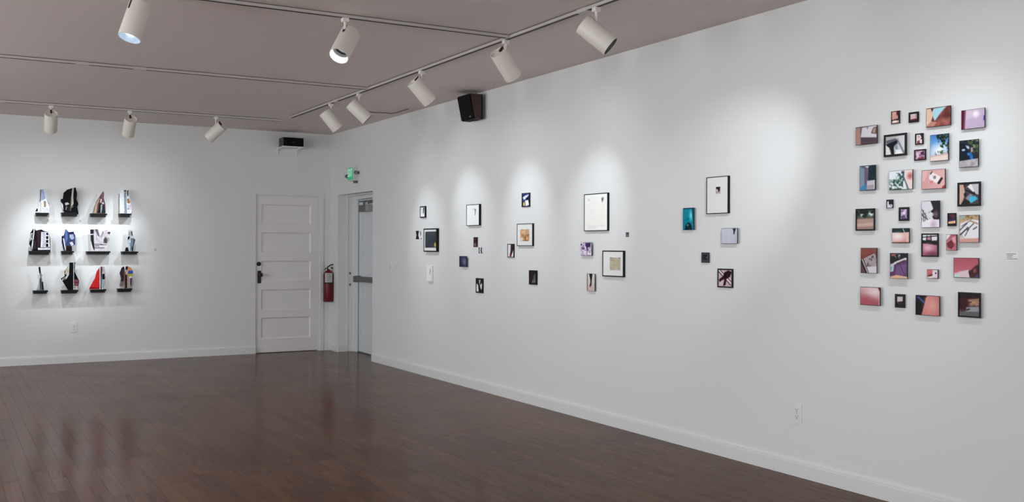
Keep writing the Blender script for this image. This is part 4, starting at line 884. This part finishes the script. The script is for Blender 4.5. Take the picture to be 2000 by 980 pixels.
# ---- grid of small photographs
def G(label, box, style, border, ops, **k):
    if style == 'frame': k['d'] = .022 if border > 2.8 and box[1] - box[0] > 30 else .012; k['off'] = k['d'] - .006
    picture(label, box, style, ops, GB, border, **k)
TF = dict(fm=M_THIN)
G('print of tilted white paper on a dark table with a tan column', (1671.2, 1713.4, 246.2, 281.8), 'panel', .9, [('F', '7b6a72'), ('P', 'b58f84', [(0, .05), (.2, .02), (.24, 1), (0, 1)]), ('P', 'dcd6de', [(.3, .05), (.98, 0), (.98, .68), (.24, .58)]), ('P', '5f4e56', [(.24, .6), (.98, .7), (.98, 1), (.24, 1)]), ('P', '7a5a4c', [(.82, .12), (1, .06), (1, .5), (.72, .42)]), ('P', 'd5c8c0', [(.84, .18), (.95, .14), (.9, .42), (.8, .38)], .7), ('P', '8a7a80', [(.5, .06), (.6, .05), (.56, .18)])], **TF)
G('smallest top-row black frame with pink skin and dark red', (1740.4, 1756.8, 216.8, 241.4), 'frame', 1.2, [('G', 'e2b4a8', 'c9908a', 'y'), ('E', '5c2028', .85, .15, .25, .22, .4), ('P', '3a2426', [(0, .7), (1, .6), (1, .75), (0, .85)]), ('E', 'f0e4e0', .4, .85, .4, .1, .4), ('P', '241416', [(.85, .3), (1, .3), (1, .6), (.8, .6)])], d=.016)
G('small wide black frame holding a pale pink square', (1774.4, 1793.6, 218.6, 238.8), 'frame', 3.6, [('G', 'ddc9cc', 'c8a8ac', 'y'), ('P', '6e2a34', [(0, .8), (1, .72), (1, 1), (0, 1)]), ('P', 'b99aa0', [(.7, 0), (1, 0), (1, .75), (.75, .75)])], d=.016)
G('print of blue sky behind reddish-brown hair and a peach edge', (1809.3, 1857, 208.8, 246.5), 'panel', .8, [('F', '8a4f48'), ('N', .3, 6), ('P', 'e2bfa6', [(0, .02), (.25, .02), (.3, .3), (.2, .7), (0, .95)]), ('P', 'a8d4de', [(.24, .05), (.85, 0), (.6, .3), (.35, .72), (.28, .5)]), ('P', '4a2c2a', [(.18, .02), (.3, .02), (.24, .22)]), ('P', 'c08a7e', [(0, .95), (.2, .7), (.45, .78), (.3, 1)]), ('E', 'a86e62', .8, .75, .2, .15, .6), ('E', '6a3a36', .85, .4, .15, .25, .6)], fm=M_BROWNF)
G('lavender print with a dark maroon band at one side', (1877.4, 1923.6, 213, 251), 'panel', .7, [('G', 'c6b4c8', 'b9a6c0', 'd'), ('P', '5a2038', [(0, 0), (.14, 0), (.1, 1), (0, 1)]), ('P', '8e5a74', [(.14, 0), (.2, 0), (.16, 1), (.1, 1)]), ('E', 'efe6ee', .62, .26, .14, .16, .6), ('P', 'd2c4d2', [(.2, .05), (.45, .03), (.45, .45), (.2, .5)], .7), ('P', '5a4aa4', [(.95, .4), (1, .38), (1, .62), (.94, .66)])], fm=M_BROWNF)
G('wide black frame with grey-white drapery and black gaps', (1725.8, 1770.2, 261.3, 305), 'frame', 4.2, [('G', 'aeb0b8', 'd8d6da', 'x'), ('P', '6a6470', [(0, .1), (.55, .15), (.6, .32), (.05, .38)]), ('P', 'b9b2b4', [(0, 0), (.6, 0), (.5, .14), (0, .22)]), ('P', '15161c', [(.02, .42), (.6, .25), (.62, .45), (.42, .6), (.45, 1), (.3, 1), (.25, .75)]), ('P', 'e9e2e0', [(0, .45), (.2, .62), (.25, 1), (0, 1)]), ('P', '8f98a8', [(.42, .55), (.6, .4), (.64, .8), (.5, .7)]), ('L', '7c828c', .6, .2, .95, .95, .04), ('P', 'f0eef0', [(.55, .75), (.8, .8), (.85, 1), (.5, 1)])], d=.03)
G('tiny tall black frame with pinkish white and dark fragments', (1787, 1802.8, 260.4, 282.2), 'frame', 2.4, [('F', 'e2cfd0'), ('P', '3a2830', [(.6, 0), (1, 0), (1, .5), (.7, .6), (.85, .3)]), ('P', '8a4a54', [(.1, .75), (.5, .6), (.6, 1), (.1, 1)]), ('P', 'b88a94', [(.3, .1), (.55, .2), (.4, .5)])], d=.016)
G('tiny black frame with mottled purple and pink', (1785.2, 1807.7, 291.6, 313), 'frame', 2.3, [('G', '8a6480', 'c0a0b4', 'u'), ('N', .4, 6), ('P', 'd8c8d4', [(.1, .3), (.35, .1), (.4, .7), (.15, .9)]), ('P', '5a3450', [(.5, .2), (.9, .1), (.95, .5), (.6, .5)]), ('P', '8a3450', [(.3, .85), (.9, .75), (.9, 1), (.3, 1)])], d=.016)
G('print of blue sky, dark palm fronds and sand', (1816.8, 1852.7, 262, 314.3), 'panel', .8, [('G', '4a86cc', 'c8dcf0', 'y'), ('E', 'eef4fa', .5, .6, .35, .2, .8), ('P', 'd2b8b0', [(0, .78), (1, .72), (1, 1), (0, 1)]), ('S', '2c4026', 9, .42, (.55, 0, 1, .72)), ('S', '1c2c1c', 11, .5, (.35, 0, 1, .3)), ('P', '2a3c26', [(.3, .02), (.5, .08), (.42, .2)]), ('P', '22341f', [(.55, .04), (.72, .12), (.6, .26)]), ('S', '5a6a44', 9, .45, (.25, .62, 1, .76)), ('P', 'e6d4cc', [(0, .84), (.95, .8), (.95, .98), (0, .98)])], **TF)
G('print of a seated figure in blue jeans among dark greenery', (1873.4, 1911.3, 273, 326.5), 'panel', .9, [('F', '25303a'), ('S', '50603c', 8, .45, (.45, 0, 1, .5)), ('S', '8a9a6a', 9, .6, (.6, 0, 1, .3)), ('P', '12202e', [(0, .1), (.4, .15), (.5, .7), (0, .72)]), ('P', 'b8c4d2', [(.32, .18), (.5, .22), (.55, .34), (.4, .3)]), ('E', 'a8b6c8', .22, .35, .1, .04), ('P', '2a6aae', [(.42, .48), (.62, .45), (.72, .58), (.72, .74), (.6, .74), (.54, .6)]), ('P', 'b09088', [(.6, .3), (.7, .28), (.72, .42), (.62, .46)]), ('P', 'b0a8ac', [(0, .76), (1, .7), (1, 1), (0, 1)]), ('N', .12, 9), ('E', '3a88c8', .48, .52, .06, .05)], **TF)
G('print in blue-grey and dark teal with a white corner block', (1679.1, 1710.2, 322.8, 371.9), 'panel', .9, [('G', '6c7c90', '1c3c48', 'x'), ('P', '7c6470', [(.32, .12), (.55, .08), (.5, .6), (.35, .75)]), ('P', '8898ac', [(.02, .05), (.3, .12), (.3, .8), (.02, .9)]), ('P', '163440', [(.58, .04), (1, 0), (1, .6), (.55, .58)]), ('P', 'c8c2ca', [(.46, .62), (.97, .6), (.97, .98), (.44, .98)]), ('P', 'dcd6d8', [(.3, .02), (.6, .02), (.5, .1)]), ('P', '4a8ab8', [(.02, .9), (.4, .72), (.42, 1), (.02, 1)]), ('P', 'b0a0a8', [(.46, .82), (.9, .78), (.9, .97), (.46, .97)])], **TF)
G('print of green foliage against white with a pale rosy body', (1736.1, 1782.5, 332.5, 370.2), 'panel', .6, [('F', 'e6eaee'), ('S', '2c4a40', 8, .35, (.02, .45, .6, 1)), ('S', '3a5a54', 9, .4, (.3, .12, .65, .6)), ('S', 'a8c8bc', 10, .66, (0, .3, .7, 1)), ('P', 'ecd8d4', [(.68, .05), (1, 0), (1, 1), (.8, 1), (.66, .5)]), ('E', 'c0605c', .9, .32, .1, .14, .8), ('P', '3c4450', [(.52, .05), (.66, .04), (.64, .3)]), ('P', '5a7484', [(.58, .2), (.64, .3), (.86, 1), (.78, 1)])], **TF)
G('pink print with white paper and a black rectangle', (1800.4, 1846.1, 331, 369), 'panel', .8, [('G', 'd8a0a0', 'e0b4b0', 'x'), ('P', 'f2e8e8', [(.4, .08), (.82, .4), (.66, .75), (.3, .45)]), ('P', '3a3034', [(.36, .2), (.44, .06), (.47, .1), (.39, .26)]), ('P', '8c8084', [(.48, .35), (.6, .3), (.62, .46), (.52, .5)]), ('P', '1c1618', [(.66, .72), (.84, .42), (.92, .46), (.76, .78)]), ('P', 'c87c7c', [(.35, .6), (.5, .55), (.48, .7), (.38, .72)], .7), ('P', 'a8403c', [(.88, .9), (1, .82), (1, 1), (.88, 1)]), ('P', 'e8c4c0', [(0, 0), (.3, 0), (.1, .6), (0, .6)], .6)], fm=M_BROWNF)
G('wide black frame with a cyan patch among tan, grey and white pieces', (1869.6, 1914.9, 355.4, 402.6), 'frame', 4.2, [('F', '4a444a'), ('P', 'c8a896', [(0, 0), (.22, 0), (.3, .5), (.1, 1), (0, 1)]), ('P', '3c1c20', [(.2, 0), (.3, 0), (.28, .3)]), ('P', 'e4e2e2', [(.28, .25), (.55, 0), (1, 0), (1, .3), (.7, .4), (.4, .12)]), ('P', 'c0bcc0', [(.62, .02), (1, .05), (1, .55), (.82, .5)]), ('L', '16161a', .35, .3, .8, .5, .035), ('P', '8c8a90', [(.25, .75), (.55, .48), (.7, .55), (.4, .85)]), ('P', '4ab4d4', [(.55, .62), (.8, .6), (.95, .75), (.6, .95), (.48, .8)]), ('P', '17181c', [(.1, .95), (.3, .7), (.55, .9), (.5, 1), (.1, 1)]), ('P', '22262c', [(.22, .45), (.4, .4), (.35, .62), (.25, .62)])], d=.03)
G('black frame with trees above a band of sand', (1670.7, 1708.3, 407.3, 450.3), 'frame', 3.0, [('F', '3c4a44'), ('N', .5, 8), ('E', 'e4ecec', .3, .28, .1, .08, .6), ('E', 'dce8e8', .82, .22, .16, .1, .5), ('S', '1c2820', 8, .5, (0, 0, 1, .4)), ('P', 'b89a8e', [(0, .42), (1, .4), (1, 1), (0, 1)]), ('P', 'cbb0a6', [(0, .72), (1, .66), (1, .8), (0, .84)]), ('P', '7a685e', [(0, .4), (1, .38), (1, .45), (0, .47)]), ('P', 'a48a80', [(0, .9), (1, .86), (1, 1), (0, 1)])], d=.03)
G('tiny black frame split between dark and white-lavender', (1730.9, 1743.9, 389.6, 406.5), 'frame', 1.2, [('F', '2a2434'), ('P', 'dcd6e4', [(0, .2), (.25, .1), (.35, .55), (1, .6), (1, 1), (0, 1)]), ('L', '4a4258', .35, .55, .95, .95, .03)], d=.014)
G('small wide black frame around a lavender picture', (1755, 1774.7, 404.4, 431.2), 'frame', 4.2, [('G', '9c86a8', 'c0aec6', 'd'), ('N', .4, 5), ('E', 'eee8f2', .5, .4, .2, .15, .6), ('P', '58406c', [(.1, .7), (.6, .6), (.9, 1), (.1, 1)], .8)], d=.016)
G('print of a dark-haired head over a white shoulder with bare branches', (1799.9, 1835.2, 392, 444.2), 'panel', .7, [('F', 'dddbe2'), ('P', '2a2028', [(.5, 0), (1, 0), (1, .7), (.7, .72), (.6, .6), (.72, .5), (.5, .4), (.66, .3)]), ('E', '6a5860', .8, .5, .14, .12, .5), ('L', '3c3a44', 0, .3, .3, .62, .015), ('L', '3c3a44', .05, .55, .35, .7, .02), ('L', '4a4850', .1, .35, .12, .75, .02), ('L', '4a4850', .22, .45, .2, .8, .015), ('S', '5a5864', 9, .56, (0, .35, .5, .8)), ('P', 'eee9f0', [(0, .82), (.4, .7), (.8, .7), (1, .78), (1, 1), (0, 1)]), ('E', 'c8aec0', .68, .9, .14, .12, .9)], **TF)
G('small dark purple print with a peach strip at the bottom', (1850.3, 1866.8, 415.8, 441.5), 'frame', 1.0, [('F', '2a1830'), ('P', '5a2a40', [(.1, .1), (.7, 0), (1, .3), (.6, .45)]), ('P', '3c2c5c', [(.1, .5), (1, .4), (1, .58), (.1, .66)]), ('P', 'e8b890', [(.02, .66), (1, .58), (1, .8), (.02, .84)]), ('P', '171014', [(0, .84), (1, .8), (1, 1), (0, 1)])], d=.014)
G('print of pale slanting planks on brown grass', (1873.4, 1912.1, 419.8, 473.6), 'panel', .7, [('G', 'b89a78', 'cfc8c6', 'y'), ('S', '8a7048', 8, .5, (.2, 0, 1, .3)), ('P', '8ab4b0', [(.05, .05), (.3, .02), (.28, .1), (.05, .12)]), ('P', 'e2e0e4', [(.05, .3), (.6, .15), (1, .2), (1, .85), (.3, .85), (.05, .6)]), ('L', '3c3c48', .02, .55, .4, .3, .02), ('L', '2e2e38', .05, .72, .45, .45, .025), ('L', '3c3c48', .4, .55, .75, .3, .018), ('L', '54545e', .12, .4, .6, .18, .015), ('L', 'b49678', .55, .2, .95, .32, .03), ('L', '4a4a54', .3, .75, .5, .5, .02), ('L', '3a3a44', .72, .52, .9, .44, .02), ('P', 'cf9e90', [(0, .88), (.5, .86), (1, .84), (1, 1), (0, 1)])], fm=M_BROWNF)
G('print of pale pink skin under a dark green band', (1742, 1776, 445.5, 474.7), 'panel', .8, [('G', 'f0dcd6', 'd8908a', 'd'), ('P', '1e3434', [(0, 0), (1, 0), (1, .25), (.5, .3), (0, .28)]), ('L', 'dfe4e2', .64, .02, .74, .28, .02), ('E', 'f6ece6', .35, .55, .3, .22, .8), ('P', 'e6c2b8', [(.78, .3), (1, .3), (1, 1), (.86, 1)]), ('L', '5c2c2c', 0, .97, 1, .97, .02)], d=.02, **TF)
G('black frame with black-and-white clutter above pink', (1799, 1832.5, 455.6, 501.5), 'frame', 2.9, [('G', 'c890a0', 'a86478', 'y'), ('P', '14141a', [(0, .22), (1, .3), (1, .5), (0, .42)]), ('P', 'e4e4ea', [(0, 0), (1, 0), (1, .25), (.6, .3), (.55, .12), (.3, .1), (.25, .28), (0, .26)]), ('L', '1c1c22', .02, .12, .98, .06, .02), ('L', '1c1c22', .3, .05, .25, .3, .03), ('L', '1c1c22', .55, .05, .6, .3, .03), ('E', 'e4b4be', .35, .62, .3, .16, .8), ('E', '7a4458', .7, .95, .4, .12, .7)], d=.03)
G('small reddish-pink print with a white upper corner', (1847.9, 1868.9, 457.5, 488.8), 'panel', .7, [('G', 'c88a94', 'a85864', 'u'), ('P', 'e8e0e2', [(0, 0), (.45, 0), (.1, .3), (0, .35)]), ('P', '7a2c3c', [(.1, .55), (.5, .35), (.8, .7), (.5, .95), (.1, .8)]), ('P', 'd89ca4', [(.5, .2), (.9, .1), (.95, .55), (.7, .5)]), ('L', '4a1c26', .05, .6, .5, .4, .02)], d=.018, fm=M_BROWNF)
G('print of red-brown wall, white paper and dark stripes', (1681, 1712.6, 484, 533.4), 'panel', .6, [('F', '7c4438'), ('N', .15, 4), ('P', 'b0a2a4', [(.18, .42), (.85, .2), (1, .35), (1, .75), (.3, .7)]), ('S', '5a4a50', 9, .5, (.4, .3, 1, .75)), ('P', 'd9d2d6', [(.35, .74), (1, .72), (1, 1), (.42, 1)]), ('L', '20202a', .02, .5, .36, 1.0, .04), ('L', 'd8d4da', .1, .46, .44, .98, .025), ('L', '2a2a34', .16, .46, .5, 1, .02), ('L', '4a5a78', 0, .62, .2, 1, .03), ('P', '8c5448', [(0, 0), (1, 0), (1, .14), (.2, .3), (0, .3)])], fm=M_BROWNF)
G('print of purple cloth with silver clutter above', (1738, 1772.5, 494, 544), 'panel', .6, [('F', '63466e'), ('P', '2a2228', [(0, 0), (1, 0), (1, .18), (.3, .45), (0, .38)]), ('P', '9c5a5c', [(.05, .02), (.35, .02), (.3, .12), (.08, .12)]), ('L', 'dcd8da', .28, .4, .9, .22, .05), ('L', '4c2c2a', .38, .42, .85, .28, .02), ('P', 'c8ccd2', [(.02, .45), (.25, .38), (.2, .72), (.02, .75)]), ('P', '7ab0b8', [(.05, .55), (.15, .5), (.12, .7), (.05, .7)]), ('P', '8a6a90', [(.4, .5), (.95, .42), (.9, .85), (.3, .85)], .6), ('L', '4a3058', .6, .5, .85, .85, .015), ('P', 'e2b898', [(.02, .93), (.4, .86), (1, .92), (1, 1), (.02, 1)]), ('S', 'a8a4ac', 9, .6, (.3, 0, 1, .2))], d=.03, **TF)
G('wide print with pink above and a dark hand over white', (1862.2, 1911.6, 503.4, 542.4), 'panel', .9, [('G', 'b05a68', 'cc7c84', 'y'), ('P', 'dcc8d0', [(.02, .8), (.3, .68), (.62, .6), (.66, 1), (.02, 1)]), ('P', '4c2428', [(.6, .66), (.7, .6), (.86, .42), (1, .3), (1, .8), (.8, 1), (.66, 1)]), ('P', '8a5450', [(.78, .6), (.9, .5), (.92, .7), (.82, .76)]), ('P', 'b8dcd2', [(.02, .88), (.2, .84), (.2, 1), (.02, 1)]), ('P', '5c4a78', [(.84, .95), (1, .8), (1, 1), (.84, 1)]), ('E', '18100f', .66, .78, .035, .07)], d=.016, fm=M_BROWNF)
G('tiny pink, white and black print without thick frame', (1810.5, 1832.3, 526, 543.7), 'panel', .6, [('G', 'd27c80', 'b4525c', 'd'), ('P', 'dcd8de', [(.5, .05), (.95, .05), (.95, .95), (.35, .95), (.5, .5)]), ('P', '282028', [(.75, .3), (.85, .3), (.86, .5), (.74, .5)]), ('P', '6a2c38', [(.1, .65), (.5, .5), (.5, .75), (.1, .85)]), ('P', 'e6dcdc', [(.02, .85), (.5, .72), (.5, 1), (.02, 1)])], d=.014, **TF)
G('print of plain soft pink shading to rose', (1680, 1719, 560.4, 596.2), 'panel', .9, [('G', 'dcb8ba', 'a85c68', 'y'), ('E', 'ecd8d8', .75, .25, .35, .25, .9), ('E', 'b4606c', .3, .8, .35, .25, .9), ('P', '6a2c30', [(.9, 0), (1, 0), (1, .2), (.96, .15)]), ('L', 'ddbcb8', .97, .2, .97, 1, .015)], **TF)
G('small wide black frame with a tiny pale photo inside', (1747.6, 1767, 574.2, 600.8), 'frame', 4.8, [('G', 'ddd2d0', '1c1416', 'y'), ('P', 'd8c8c8', [(0, 0), (1, 0), (1, .5), (0, .6)]), ('P', '4a2a30', [(.2, .65), (1, .5), (1, .8), (.2, .95)])], d=.016)
G('print of pink skin with a blue strap over black', (1788, 1835.2, 576.9, 616.1), 'panel', .9, [('G', 'd8908a', 'c47a78', 'x'), ('P', '15141a', [(0, 0), (.48, 0), (.36, .5), (.25, 1), (0, 1)]), ('E', 'e2a49c', .7, .5, .25, .4, .9), ('P', '4c5c9c', [(.02, .08), (.14, .06), (.42, .36), (.4, .44)]), ('P', 'dca098', [(.42, .1), (.55, .08), (.45, .6), (.34, .9)], .6)], fm=M_BROWNF)
G('black frame with dark maroon shadow and a tan and grey ground', (1870.7, 1914.8, 571, 620), 'frame', 3.2, [('G', '3c1820', '7a6a68', 'y'), ('P', 'a8866c', [(.2, .28), (1, .18), (1, .5), (.4, .55)]), ('N', .25, 8), ('E', '42101a', .18, .45, .3, .3, .3), ('P', '9c9aa0', [(.35, .6), (1, .55), (1, .8), (.3, .82)]), ('P', '6c686c', [(.1, .82), (1, .78), (1, 1), (.1, 1)]), ('L', '2a1c1c', .45, .4, .6, .36, .02), ('L', '2c2828', .35, .74, .5, .68, .03), ('P', '2c1018', [(0, 0), (1, 0), (1, .14), (0, .22)])], d=.03)
